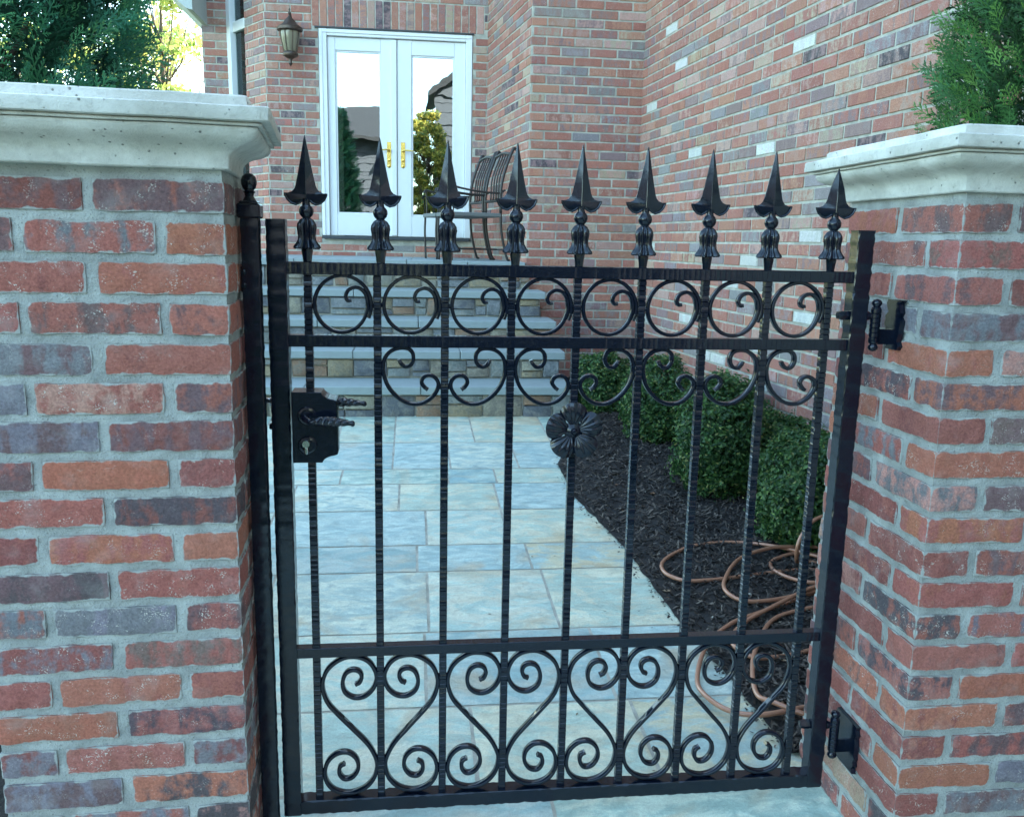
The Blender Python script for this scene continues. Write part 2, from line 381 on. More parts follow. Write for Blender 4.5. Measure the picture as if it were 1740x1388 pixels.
PZ0, PITCH = .063, .0668
WP = .428
def pillar(x0, x1, y0, y1, phase, label, special, rot=0):
    t = thing('brick_pillar', label, 'pillar', 'brick gate pillars', ((x0+x1)/2, (y0+y1)/2, gz(y0)))
    mb = MB(); hh = .0272; J = .012; full = (x1-x0-J)/2; half = .0975; pr = 0.0
    for n in range(21):
        zc = PZ0-PITCH*n; z0, z1 = zc-hh+random.uniform(-.001, .001), zc+hh+random.uniform(-.001, .001)
        A = (n+phase) % 2 == 0
        # front and back courses
        thin = y1-y0 < .3
        for (ya, yb) in ((y0, y0+half), ((y0+half+J if thin else y1-half), y1)):
            if A: xs = [(x0, x0+full), (x1-full, x1)]
            else: xs = [(x0+half+J, x1-half-J)]
            for i, (a, b) in enumerate(xs):
                worn_brick(mb, a+random.uniform(0, .003)*(a > x0+.01), b-random.uniform(0, .004)*(b < x1-.01), ya, yb, z0, z1, special.get((n, 'f', i)) if ya == y0 else None)
        for k, (xa, xb) in enumerate(((x0, x0+half), (x1-half, x1))):
            if A: ys = [] if thin else [(y0+half+J, y1-half-J)]
            elif thin: ys = [(y0, y1)]
            else: m = (y0+y1)/2; ys = [(y0, m-J/2), (m+J/2, y1)]
            for i, (a, b) in enumerate(ys):
                worn_brick(mb, xa, xb, a+(random.uniform(0, .004) if a > y0 else 0), b-random.uniform(0, .004), z0, z1, special.get((n, 's%d' % k, i)))
    br = put(mb.build('brickwork', M['brick'], None, 40), t)
    # mortar body, slightly behind the faces, tooled unevenly
    mo = MB(); d = .0042; zt, zb = .1085, gz(y0)-.12
    def side(px, py, qx, qy, nx, ny):
        Ln = math.hypot(qx-px, qy-py); nu = int(Ln/.009); nv = int((zt-zb)/.009); vs = []
        for j in range(nv+1):
            for i in range(nu+1):
                u = i/nu; z = zb+(zt-zb)*j/nv; x = px+(qx-px)*u; y = py+(qy-py)*u
                e = noise.noise(Vector((x*45, y*45, z*45)))*.0024+noise.noise(Vector((x*14, y*14+5, z*14)))*.0020
                if i in (0, nu): e = 0
                vs.append((x+nx*e, y+ny*e, z))
        mo.add(vs, [(j*(nu+1)+i, j*(nu+1)+i+1, (j+1)*(nu+1)+i+1, (j+1)*(nu+1)+i) for j in range(nv) for i in range(nu)])
    X0, X1, Y0, Y1 = x0+d, x1-d, y0+d, y1-d
    side(X0, Y0, X1, Y0, 0, -1); side(X1, Y0, X1, Y1, 1, 0); side(X1, Y1, X0, Y1, 0, 1); side(X0, Y1, X0, Y0, -1, 0)
    put(mo.build('mortar', M['mortar'], None, True), t)
    # cast cap
    prof = [(-.05, .0985), (.008, .0985), (.010, .101), (.011, .122), (.0135, .129), (.019, .1355), (.028, .141), (.040, .1455), (.050, .151), (.0565, .157), (.0605, .165), (.0600, .1705), (.0545, .1712), (.0545, .1722), (.0665, .1728), (.0668, .1765), (.0615, .1775), (.0615, .1790), (.0790, .1800),
            (.0800, .1820), (.0800, .2030), (.0780, .2050), (.0485, .2085), (.0460, .2105), (.0455, .2255), (.0430, .2285), (-.10, .2300)]
    prof = [(o_, .108+(z-.0985)*.863) if z > .099 else (o_, z+.0095) for o_, z in prof]
    vs = []; fs = []; ns = 44; ringn = 4*ns
    for k, (off, z) in enumerate(prof):
        ax0, ax1, ay0, ay1 = x0-off, x1+off, y0-off, y1+off; cs = [(ax0, ay0), (ax1, ay0), (ax1, ay1), (ax0, ay1)]
        for s_ in range(4):
            a, b = cs[s_], cs[(s_+1) % 4]
            for i in range(ns):
                u = i/ns; x = a[0]+(b[0]-a[0])*u; y = a[1]+(b[1]-a[1])*u
                e = noise.noise(Vector((x*30, y*30, z*60)))*.0011+noise.noise(Vector((x*6, y*6, z*9)))*.0012
                wear = 0
                if i == 0: wear = .0035*(.5+abs(noise.noise(Vector((x, y, z*50)))))
                nx = (1 if s_ == 1 else -1 if s_ == 3 else 0); ny = (-1 if s_ == 0 else 1 if s_ == 2 else 0)
                x += nx*e; y += ny*e
                if wear: x += (-wear if x > (x0+x1)/2 else wear); y += (-wear if y > (y0+y1)/2 else wear)
                zz = z+noise.noise(Vector((x*9, y*9, 3+z)))*.0012
                vs.append((x, y, zz))
    for k in range(len(prof)-1):
        for i in range(ringn):
            fs.append((k*ringn+i, k*ringn+(i+1) % ringn, (k+1)*ringn+(i+1) % ringn, (k+1)*ringn+i))
    fs.append(tuple((len(prof)-1)*ringn+i for i in range(ringn)))
    cp = MB().add(vs, fs).build('cap_stone', M['cap'], None, 35)
    put(cp, t)
    if rot:
        k_ = Vector((x1, y0, 0))-t.location; cp.location = (cp.location-k_); cp.location = Matrix.Rotation(R(3.2), 3, 'Z') @ cp.location+k_; cp.rotation_euler.z = R(3.2)
        t.rotation_euler.z = rot; c = Vector((x1, y0, 0)); t.location = c+Matrix.Rotation(rot, 3, 'Z') @ (t.location-c)
    return t
def C(a, b, m=.5, w=.6): return (jit(a, .04), jit(b, .04), m, w)
XL, XR = -.306, 1.0
spL = {(0, 'f', 1): C(RED, PUR, .46, .8), (0, 'f', 0): C(PUR, DRED, .5, .5), (1, 'f', 0): C(RED, BLU, .54, .9), (2, 'f', 1): C(ORG, RED, .55, .8), (2, 'f', 0): C(RED, DRED, .6, 1),
       (3, 'f', 0): C(RED, PUR, .52, 1), (4, 'f', 0): C(PUR, BLU, .5, .4), (4, 'f', 1): C(RED, DRED, .62, .3), (5, 'f', 0): C(RED, PNK, .5, 1), (6, 'f', 0): C(BLU, PUR, .5, .2),
       (6, 'f', 1): C(PUR, DRED, .5, .3), (7, 'f', 0): C(ORG, ORG, .5, .2), (8, 'f', 1): C(CHR, DRED, .54, .2), (8, 'f', 0): C(RED, RED, .6, .9), (9, 'f', 0): C(RED, ORG, .5, .6),
       (10, 'f', 0): C(PUR, CHR, .5, .2), (10, 'f', 1): C(RED, RED, .6, 1), (12, 'f', 1): C(RED, BRN, .5, .4), (13, 'f', 0): C(ORG, RED, .55, 1), (14, 'f', 1): C(RED, CHR, .48, .6),
       (16, 'f', 0): C(BLU, PUR, .5, .3), (16, 'f', 1): C(ORG, CHR, .52, .4), (17, 'f', 0): C(RED, BLU, .5, .4)}
spR = {(0, 's0', 0): C(RED, PUR, .5, .6), (1, 'f', 0): C(RED, BRN, .5, .3), (2, 's0', 0): C(RED, PUR, .5, .2), (3, 'f', 0): C(BLU, PUR, .5, .1), (3, 's0', 0): C(BLU, PUR, .5, .1), (4, 's0', 0): C(ORG, RED, .55, .2),
       (5, 'f', 0): C(ORG, PUR, .47, .3), (18, 'f', 0): C(PUR, BLU, .5, .8), (19, 's0', 0): C(TAN, PNK, .5, .9), (17, 'f', 0): C(ORG, RED, .6, .5)}
pillar(XL-WP, XL, 1.5, 1.5+.235, 0, 'brick pillar with pale cast cap left of the gate, tall evergreen behind its cap', spL, R(2.5))
pillar(XR, XR+WP, 1.5, 1.5+WP, 1, 'brick pillar on the right carrying both gate hinges, seen on two sides', spR)

# ------------------------------------------------------------------ iron gate
G = 1.71
gate = thing('iron_gate', 'black wrought iron gate with nine spear points, scrollwork and a flower, closed between the pillars', 'gate', None, (.33, G, gz(G)))
def gp(mb, name, parent=gate, mat='iron', smooth=32):
    o = mb.build(name, M[mat], None, smooth)
    if parent is gate: return put(o, gate)
    o.parent = parent
    return o
def bar(mb, p0, p1, w, d, mode='groove', period=.0108, seed=0, ends=True):
    """square bar along z or x; w across, d along y"""
    p0 = Vector(p0); p1 = Vector(p1); Ln = (p1-p0).length; T = (p1-p0)/Ln
    side = Vector((1, 0, 0)) if abs(T.z) > .5 else Vector((0, 0, 1)); dep = Vector((0, 1, 0))
    rd = random.Random(seed); secs = []
    if mode == 'groove':
        t = 0.0
        while t < Ln:
            pe = period*rd.uniform(.9, 1.1)
            for f, ins in ((0, 0), (.76, 0), (.93, .0014), (.965, 0.0)): 
                if t+pe*f < Ln: secs.append((t+pe*f, ins*rd.uniform(.5, 1.3), .0011))
            t += pe
        secs.append((Ln, 0, .0011))
    elif mode == 'rail':
        t = 0.0
        while t < Ln:
            pe = .0112*rd.uniform(.85, 1.15)
            for f, ins in ((0, 0), (.86, 0), (.92, .00012), (.98, 0.0)):
                if t+pe*f < Ln: secs.append((t+pe*f, ins*rd.uniform(.3, 1.4), (.0011+.0002*math.sin(t*300))))
            t += pe
        secs.append((Ln, 0, .0011))
    elif mode == 'hammer':
        n = int(Ln/.0085)
        for i in range(n+1): secs.append((Ln*i/n, rd.uniform(0, .0011), rd.uniform(.0007, .0030)))
    else:
        secs = [(0, 0, .001), (Ln, 0, .001)]
    vs = []
    for t, ins, c in secs:
        a, b = w/2-ins, d/2-ins; P = p0+T*t
        cc = [c*(rd.uniform(.5, 1.5) if mode == 'hammer' else 1) for _ in range(4)]
        for (sx, sy), q in zip(((-1, -1), (1, -1), (1, 1), (-1, 1)), cc):
            e = [(sx*(a-q), sy*b), (sx*a, sy*(b-q))]
            if sx*sy > 0: e = e[::-1]
            if (sx, sy) == (-1, -1): e = [(-a, -(b-q)), (-(a-q), -b)]
            if (sx, sy) == (1, -1): e = [((a-q), -b), (a, -(b-q))]
            if (sx, sy) == (1, 1): e = [(a, (b-q)), ((a-q), b)]
            if (sx, sy) == (-1, 1): e = [(-(a-q), b), (-a, (b-q))]
            for u, v_ in e: vs.append(P+side*u+dep*v_)
    m = len(secs)
    fs = [(i*8+k, i*8+(k+1) % 8, (i+1)*8+(k+1) % 8, (i+1)*8+k) for i in range(m-1) for k in range(8)]
    if ends: fs += [tuple(range(8)), tuple((m-1)*8+k for k in range(8))]
    mb.add(vs, fs)
FX0, FX1, FT, FB = -.2745, .942, .0365, -1.2215
FW = .0375
stL = MB(); bar(stL, (FX0+FW/2, G, FB), (FX0+FW/2, G, FT-.001), FW, .036, 'hammer', seed=1); gp(stL, 'stile')
stR = MB(); bar(stR, (FX1-FW/2, G, FB), (FX1-FW/2, G, FT+.004), FW, .036, 'hammer', seed=2); gp(stR, 'stile')
xi0, xi1 = FX0+FW-.001, FX1-FW+.001
def rail(zt, zb, d, sd, mode='hammer'):
    r = MB(); bar(r, (xi0, G, (zt+zb)/2), (xi1, G, (zt+zb)/2), zt-zb, d, 'rail' if zt > -.9 else mode, seed=sd); gp(r, 'rail')
rail(-.0433, -.0668, .024, 3); rail(-.1835, -.2065, .024, 4); rail(-.8385, -.8600, .024, 5); rail(-1.188, -1.2213, .036, 6)
PX = [-.1994+.1323*i for i in range(9)]
PXT = [x+dx for x, dx in zip(PX, (0, .0072, .004, .006, .002, .0, .0, -.002, 0))]
def finial(x, last, parent):
    z0 = -.0433
    f = MB()
    f.lathe((x, G, z0), [(.0082, .0), (.0092, .010), (.0108, .020), (.0108, .034)], 8)
    fl = lambda h: (.10, 12) if .020 < h < .085 else (0, 1)
    fl = lambda h: (.13, 12) if .020 < h < .081 else (0, 1)
    f.lathe((x, G, z0), [(.006, .0290), (.0205, .0240), (.0232, .0262), (.0222, .0300), (.0186, .0350), (.0156, .0410), (.0146, .0475), (.0154, .0560), (.0166, .0640), (.0158, .0710), (.0120, .0780), (.0078, .082), (.0070, .084)], 60, fl)
    f.lathe((x, G, z0), [(.0070, .0815), (.0085, .0835), (.0120, .0875), (.0140, .0930), (.0136, .0985), (.0112, .1030), (.0080, .106), (.0070, .111), (.0082, .1175)], 24)
    gp(f, 'finial', parent)
    s = MB(); top = .205 if last else .2335
    rows = [((0, top), (0.0006, top)), ((0, top-.006), (.0018, top-.006)), ((0, .190 if not last else .178), (.0088 if not last else .0095, .190 if not last else .178)), ((0, .165), (.0137, .165)), ((0, .150), (.0168, .151)), ((0, .142), (.0185, .1430)),
            ((0, .136), (.0208, .1365)), ((0, .131), (.0255, .1310)), ((0, .127), (.0325, .1282)), ((0, .124), (.0385, .1280)), ((0, .121), (.0380, .1240)), ((0, .1185), (.0340, .1160)), ((0, .1165), (.0270, .1095)), ((0, .1150), (.0185, .1070)), ((0, .114), (.0115, .1105)), ((0, .112), (.0065, .1160))]
    tilt = -.18 if last else random.uniform(-.02, .02)
    vs = []
    for (cx, cz), (ex, ez) in rows:
        th = .0068*min(1, (top-cz)/.05+.18)
        for sy in (-1, 1):
            vs += [(-ex, sy*.0016, ez), (-ex*.5, sy*(th*.42+.001), (ez+cz)/2), (0, sy*th, cz), (ex*.5, sy*(th*.42+.001), (ez+cz)/2), (ex, sy*.0016, ez)]
    fs = []
    for i in range(len(rows)-1):
        for sy in (0, 1):
            o = i*10+sy*5
            for k in range(4): fs.append((o+k, o+k+1, o+11+k, o+10+k))
        fs.append((i*10, i*10+5, i*10+15, i*10+10)); fs.append((i*10+4, i*10+9, i*10+19, i*10+14))
    s.add(vs, fs)
    low = [(rows[i][1][0], -.0012, rows[i][1][1]) for i in range(9, len(rows))]
    for sg in (-1, 1): s.tube([(sg*a, -.003, c) for a, b, c in low], .0023, 8)
    s.tube([(0, -.0062, .112), (0, -.0068, .15), (0, -.0035, top-.02)], [.0013, .0011, .0006], 6)
    o = s.build('spear_point', M['iron'], None, 14)
    o.parent = parent; o.matrix_world = Matrix.Identity(4)
    o.location = Vector((x, G, z0))-parent.location-gate.location
    o.rotation_euler = (0, tilt*.0, tilt)
    return o
for i, x in enumerate(PX):
    pk = MB()
    bar(pk, (x, G, -1.1885), (x, G, -.8600), .0156, .0156, 'groove', seed=20+i)
    bar(pk, (x, G, -.8385), (x, G, -.2065), .0156, .0156, 'groove', seed=40+i)
    bar(pk, (x, G, -.1835), (x, G, -.0668), .0156, .0156, 'groove', seed=60+i)
    p = gp(pk, 'picket')
    if True:
        # finial pieces are built in world space, then made children of the picket
        f0 = len(COL.objects)
        q = p
        o = finial(PXT[i], i == 8, q)
        for ch in q.children:
            if ch.name.startswith('finial'): ch.location = -q.location-gate.location
def catmull(pts, n=6):
    P = [Vector(p) for p in pts]; P = [2*P[0]-P[1]]+P+[2*P[-1]-P[-2]]; out = []
    for i in range(1, len(P)-2):
        a, b, c, d = P[i-1:i+3]
        for k in range(n):
            t = k/n; out.append(.5*((2*b)+(c-a)*t+(2*a-5*b+4*c-d)*t*t+(3*b-a-3*c+d)*t**3))
    out.append(P[-2]); return out
def ribbon(mb, pts, th, dep, n=5, taper=4, endbulb=1.25):
    c = catmull([(x, G, z) for x, z in pts], n); m = len(c); vs = []
    for i, p in enumerate(c):
        T = (c[min(i+1, m-1)]-c[max(i-1, 0)]).normalized(); nn = Vector((-T.z, 0, T.x))
        k = min(i, m-1-i); s_ = 1.0 if k > taper else .72+.28*k/taper
        a = th/2*(s_ if k > 1 else endbulb*.8); b = dep/2*(.85+.15*min(1, k/taper)); q = th*.22
        for u, v_ in ((-a, -(b-q)), (-(a-q), -b), (a-q, -b), (a, -(b-q)), (a, b-q), (a-q, b), (-(a-q), b), (-a, b-q)):
            vs.append(p+nn*u+Vector((0, v_, 0)))
    fs = [(i*8+k, i*8+(k+1) % 8, (i+1)*8+(k+1) % 8, (i+1)*8+k) for i in range(m-1) for k in range(8)]
    fs += [tuple(range(8)), tuple((m-1)*8+k for k in range(8))]
    mb.add(vs, fs)
S = .1323
def ring_pts(x0):
    cx, cz, Rr = x0+S*.508, -.1252, .0545
    pts = []
    for k in range(0, 25):
        a = 2*math.pi*k/24-.45
        rr = Rr*(1-.135*max(0, (k-13)/11)**1.3)
        pts.append((cx+rr*math.cos(a)*1.0, cz+rr*math.sin(a)*1.045))
    hook = [(.865, -.08), (.86, .18), (.79, .41), (.63, .58), (.42, .63), (.20, .53), (.10, .33), (.17, .16), (.30, .17)]
    return pts+[(cx+u*Rr, cz+v_*Rr) for u, v_ in hook]
for i in range(8):
    r = MB(); ribbon(r, ring_pts(PX[i]+.001*(i % 3-1)), .0071, .0140)
    for s_ in (0, 1):
        cx = PX[i]+.0115 if s_ == 0 else PX[i+1]-.0095
        r.rbox((cx, G, -.1270+random.uniform(-.003, .003)), (.010, .009, .009), .002)
    gp(r, 'ring_scroll', smooth=45)
# hanging C scrolls
CA = [(1045, 870), (1062, 905), (1100, 938), (1150, 928), (1180, 880), (1178, 815), (1140, 772), (1070, 760), (985, 782), (920, 840), (894, 920), (898, 1010), (930, 1110), (990, 1195), (1070, 1262), (1160, 1298), (1260, 1295), (1345, 1250), (1405, 1180), (1425, 1105), (1395, 1045), (1335, 1020), (1280, 1042), (1262, 1090), (1290, 1135), (1322, 1160)]
CA = [((x-842)/643, (y-752)/643) for x, y in CA]
for i in range(1, 8):
    mir = (i % 2 == 0); pts = []
    for u, v_ in CA:
        uu = u if not mir else 1-u
        pts.append((PX[i]+uu*S, -.2065-v_*S*1.02))
    r = MB(); ribbon(r, pts, .0076, .0150)
    xa = PX[i] if not mir else PX[i+1]; sg = 1 if not mir else -1
    r.rbox((xa+sg*.0095, G, -.2065-.27*S), (.010, .010, .011), .002)
    xb = PX[i+1] if not mir else PX[i]
    r.rbox((xb-sg*.0095, G, -.2065-.60*S), (.010, .010, .011), .002)
    gp(r, 'c_scroll', smooth=45)
# lower S scrolls, alternately mirrored so that pairs read as hearts
SA = [(690, 408), (722, 392), (738, 352), (718, 316), (668, 304), (618, 330), (596, 395), (618, 462), (688, 500), (768, 488), (828, 432), (848, 352), (812, 272), (742, 224), (640, 212), (552, 242), (482, 300), (450, 380), (456, 455), (495, 540), (575, 625), (680, 728), (782, 832), (838, 925), (852, 1000), (825, 1090), (752, 1158), (645, 1186), (542, 1160), (482, 1098), (466, 1020), (492, 942), (560, 892), (640, 890), (700, 938), (712, 1008), (672, 1068), (612, 1080), (575, 1042), (576, 992), (612, 970)]
for i in range(8):
    mir = i % 2 == 1; pts = []
    for X_, Y_ in SA:
        xp = 405+(Y_-220)*.0247; sp = 472-(Y_-220)*.016
        u = (X_-xp)/sp; u = 1-u if mir else u
        v_ = (Y_-208)/(1190-208)
        pts.append((PX[i]+u*S, -.8625-v_*(.3225)))
    r = MB(); ribbon(r, pts, .0084, .0155)
    for (u, v_) in ((.078, .17), (.945, .17), (.07, .83), (.95, .80)):
        uu = u if not mir else 1-u
        r.rbox((PX[i]+uu*S, G, -.8625-v_*.3225), (.010, .010, .014), .002)
    gp(r, 's_scroll', smooth=45)
# flower rosette
fl = MB(); fc = Vector((.3285, G-.016, -.3745))
def petal(ang, lift):
    nu, nv = 30, 12; vs = []
    for side in (0, 1):
        for j in range(nv+1):
            t = j/nv
            for i in range(nu+1):
                s_ = -1+2*i/nu
                wd = math.radians(15+21.5*math.sin(min(1, t*1.45)*math.pi/2))
                a = ang+s_*wd
                rmax = .0600*(1-.10*s_*s_-.12*s_**4)
                rr = .006+(rmax-.006)*t
                hgt = .0145*math.sin(t*2.3)+lift*t+.0012*math.cos(s_*14)*min(1, t*2.2)*(1-.25*t)-.009*s_*s_*t
                if side: hgt -= .0022
                vs.append((fc.x+rr*math.cos(a), fc.y-hgt, fc.z+rr*math.sin(a)))
    n1 = (nu+1)*(nv+1); fs = []
    for side in (0, 1):
        o = side*n1
        for j in range(nv):
            for i in range(nu): fs.append((o+j*(nu+1)+i, o+j*(nu+1)+i+1, o+(j+1)*(nu+1)+i+1, o+(j+1)*(nu+1)+i))
    edge = [i for i in range(nu+1)], [nv*(nu+1)+i for i in range(nu+1)], [j*(nu+1) for j in range(nv+1)], [j*(nu+1)+nu for j in range(nv+1)]
    for e in edge:
        for a, b in zip(e[:-1], e[1:]): fs.append((a, b, b+n1, a+n1))
    return vs, fs
ro = None
for k in range(5):
    pb = MB(); pb.add(*petal(R(92+72*k), .003 if k % 2 else -.001)); o = pb.build('petal', M['iron'], None, 50)
    if ro is None:
        cb = MB(); cb.lathe((fc.x, fc.y-.004, fc.z), [(.0005, -.0125), (.004, -.012), (.0065, -.0095), (.0075, -.006), (.0105, -.004), (.014, -.001), (.020, .002), (.020, .010)], 24, None, 'y')
        ro = gp(cb, 'rosette')
    o.parent = ro; o.location = -ro.location-gate.location
# lock case with twisted levers
lk = MB(); lx0, lx1, lzt, lzb = -.2325, -.1460, -.2925, -.4335
def notch_outline():
    c1x, c = -.1755, []
    c += [(lx0, lzb), (lx0, lzt), (c1x, lzt)]
    for k in range(1, 7):
        a = R(180+90*k/7); c.append((lx1+.0005+(lx1-c1x)*math.cos(a)*1.0, lzt+.0005+.0150*math.sin(a)))
    c += [(lx1, lzt-.0165), (lx1, lzb+.0165)]
    for k in range(6, 0, -1):
        a = R(180-90*k/7); c.append((lx1+.0005+(lx1-c1x)*math.cos(a), lzb-.0005+.0150*math.sin(a)))
    c += [(c1x, lzb)]
    return c
oc = notch_outline(); n = len(oc); yf, yb = G-.034, G+.020; cx0 = sum(p[0] for p in oc)/n; cz0 = sum(p[1] for p in oc)/n
ins = [(cx0+(x-cx0)*.965, cz0+(z-cz0)*.978) for x, z in oc]
vs = [(x, yf+.0015, z) for x, z in oc]+[(x, yb, z) for x, z in oc]+[(x, yf, z) for x, z in ins]
fs = [(i, (i+1) % n, n+(i+1) % n, n+i) for i in range(n)]+[(i, (i+1) % n, 2*n+(i+1) % n, 2*n+i) for i in range(n)]+[tuple(range(n, 2*n)), tuple(range(2*n, 3*n))]
lk.add(vs, fs)
for zz in (-.3045, -.3155): lk.rbox((-.190, yf, zz), (.034, .0012, .0009), .0002)
for k in range(5): lk.rbox((-.2005+k*.0052, yf, -.3100), (.0014+.0006*(k % 2), .0012, .0052), .0002)
for k in range(4): lk.rbox((-.1980+k*.0052, yf, -.3100+(.0022 if k % 2 else -.0022)), (.0030, .0012, .0010), .0002)
lock = gp(lk, 'lock_case')
def lc(mb, name, mat='iron', sm=40):
    o = mb.build(name, M[mat], None, sm); o.parent = lock; o.location = -lock.location-gate.location; return o
for (rz) in (-.3385, -.3975):
    rs = MB(); rs.lathe((-.203, yf-.0005, rz), [(.002, .001), (.0175, .001), (.0185, -.0015), (.0165, -.004), (.0125, -.0045), (.0115, -.003), (.002, -.003)], 32, lambda h: (.05, 14), 'y'); lc(rs, 'rose')
def lever(y, x0, z0, x1, z1, name):
    m = MB(); vs = []; n, k = 44, 20
    for i in range(n+1):
        t = i/n; x = x0+(x1-x0)*t; z = z0+(z1-z0)*t+.0025*math.sin(t*math.pi)
        r = .0038+.0052*math.sin(min(1, t*1.15)**.8*math.pi*.93)
        if t > .86: r = .0050 if t < .90 else .0062*math.sqrt(max(.05, 1-((t-.945)/.06)**2))
        for j in range(k):
            a = 2*math.pi*j/k; fl_ = 1+(.16*math.cos(5*(a+t*9)) if .12 < t < .86 else 0)
            vs.append((x, y+r*fl_*math.cos(a), z+r*fl_*math.sin(a)))
    m.add(vs, [(i*k+j, i*k+(j+1) % k, (i+1)*k+(j+1) % k, (i+1)*k+j) for i in range(n) for j in range(k)]+[tuple(range(k)), tuple(n*k+j for j in range(k))])
    yy = yf if y < G else yb
    m.tube([(x0+.002, y, z0), (x0-.006, y+(.004 if y < G else -.004), z0+.004), (x0-.010, (y+yy)/2, z0+.006), (x0-.010, yy, z0+.006)], [.005, .006, .007, .008], 12)
    lc(m, name)
lever(yf-.036, -.196, -.3440, -.109, -.3475, 'lever_handle'); lever(yb+.040, -.190, -.330, -.093, -.333, 'lever_handle')
cy = MB(); cy.lathe((-.2055, yf-.010, -.3935), [(.001, -.0015), (.0070, -.0015), (.0080, 0), (.0080, .014)], 20, None, 'y')
cy.rbox((-.2055, yf-.003, -.4050), (.0075, .012, .020), .002); cy.rbox((-.2055, yf-.0118, -.3935), (.0012, .001, .007), .0003); lc(cy, 'key_cylinder', 'chrome')
lb = MB(); lb.box(FX0-.016, FX0+.004, G-.012, G+.0, -.3185, -.3085, .0015); lc(lb, 'latch_bolt', 'chrome')
nb = MB(); nb.rbox((FX0-.002, G-.004, -.3655), (.007, .012, .012), .002); gp(nb, 'strike_stud')
# hinges
def hinge(zc, zb0, zb1, py0, py1, pz0, pz1):
    h = MB(); yh = G-.012
    h.tube([(FX1-.06, yh+.010, zc), (FX1-.03, yh+.008, zc), (FX1+.002, yh+.004, zc), (FX1+.012, yh, zc)], [.0055, .0055, .0085, .006], 10)
    h.tube([(FX1-FW-.001, yh+.010, zc), (FX1-FW-.012, yh+.010, zc), (FX1-FW-.022, yh+.010, zc)], [.0105, .0105, .0085], 6)
    h.tube([(FX1+.001, yh+.004, zc), (FX1+.008, yh+.002, zc)], [.011, .008], 8)
    ho = gp(h, 'hinge')
    b = MB(); bx = FX1+.020
    prof = [(.001, zb0-.001), (.0055, zb0+.001), (.0078, zb0+.005), (.0080, zb0+.009), (.0055, zb0+.0145), (.0075, zb0+.017)]
    z = zb0+.02
    while z < zb1-.022: prof += [(.0082, z), (.0082, z+.0075), (.0072, z+.0088)]; z += .010
    prof += [(.0075, zb1-.017), (.0055, zb1-.0145), (.0080, zb1-.009), (.0078, zb1-.005), (.0055, zb1-.001), (.001, zb1+.001)]
    b.lathe((bx, yh, 0), [(r*1.3, h_) for r, h_ in prof], 20)
    bo = b.build('barrel', M['iron'], None, 40); bo.parent = ho; bo.location = -ho.location-gate.location
    pl = MB(); nzp = 12; vs = []
    for j in range(nzp+1):                       # roughly burnt edge plate welded to the wall side
        zz = pz0+(pz1-pz0)*j/nzp
        e0, e1 = random.uniform(-.007, .004), random.uniform(-.009, .009)
        vs += [(XR-.0005, py0+e0, zz), (XR-.0105, py0+e0+.002, zz), (XR-.0105, py1+e1-.003, zz), (XR-.0005, py1+e1, zz)]
    pl.add(vs, [(j*4+k, j*4+(k+1) % 4, j*4+4+(k+1) % 4, j*4+4+k) for j in range(nzp) for k in range(4)]+[(0, 1, 2, 3), tuple(nzp*4+k for k in range(4))])
    zm = zb0*.35+zb1*.65
    pl.rbox(((bx+XR)/2, yh+.0, zb0+.030), (XR-bx, .007, .032), .001)
    po = pl.build('wall_plate', M['iron'], None, 30); po.parent = ho; po.location = -ho.location-gate.location
hinge(-.1335, -.2065, -.0990, 1.655, 1.706, -.200, -.098); hinge(-1.068, -1.150, -1.033, 1.655, 1.745, -1.165, -1.050)

# gate post on the latch side
post = thing('gate_post', 'slim square black post with ball top fixed to the left pillar', 'post', None, (-.289, 1.645, gz(1.64)))
pb = MB(); bar(pb, (-.2905, 1.635, gz(1.64)-.04), (-.2905, 1.635, .036), .0325, .030, 'hammer', seed=77); put(pb.build('post_shaft', M['iron'], None, 32), post)
pc = MB(); pc.rbox((-.2905, 1.635, .047), (.041, .040, .026), .003); pc.rbox((-.2905, 1.635, .0615), (.032, .032, .006), .002)
pc.lathe((-.2905, 1.635, .06), [(.013, .003), (.010, .009), (.0075, .013), (.0085, .018), (.0115, .0205), (.0085, .0225), (.0085, .024), (.0118, .028), (.0138, .034), (.0140, .040), (.0120, .047), (.0075, .0515), (.001, .0533)], 24)
put(pc.build('ball_cap', M['iron'], None, 35), post)
pk = MB(); pk.rbox((-.3025, 1.628, -.075), (.013, .010, .050), .003); pk.lathe((-.3025, 1.622, -.062), [(.001, -.005), (.0045, -.004), (.0055, 0), (.0055, .004)], 8, None, 'y'); pk.lathe((-.3025, 1.622, -.086), [(.001, -.005), (.0045, -.004), (.0055, 0), (.0055, .004)], 8, None, 'y')
put(pk.build('bracket', M['iron'], None, 35), post)

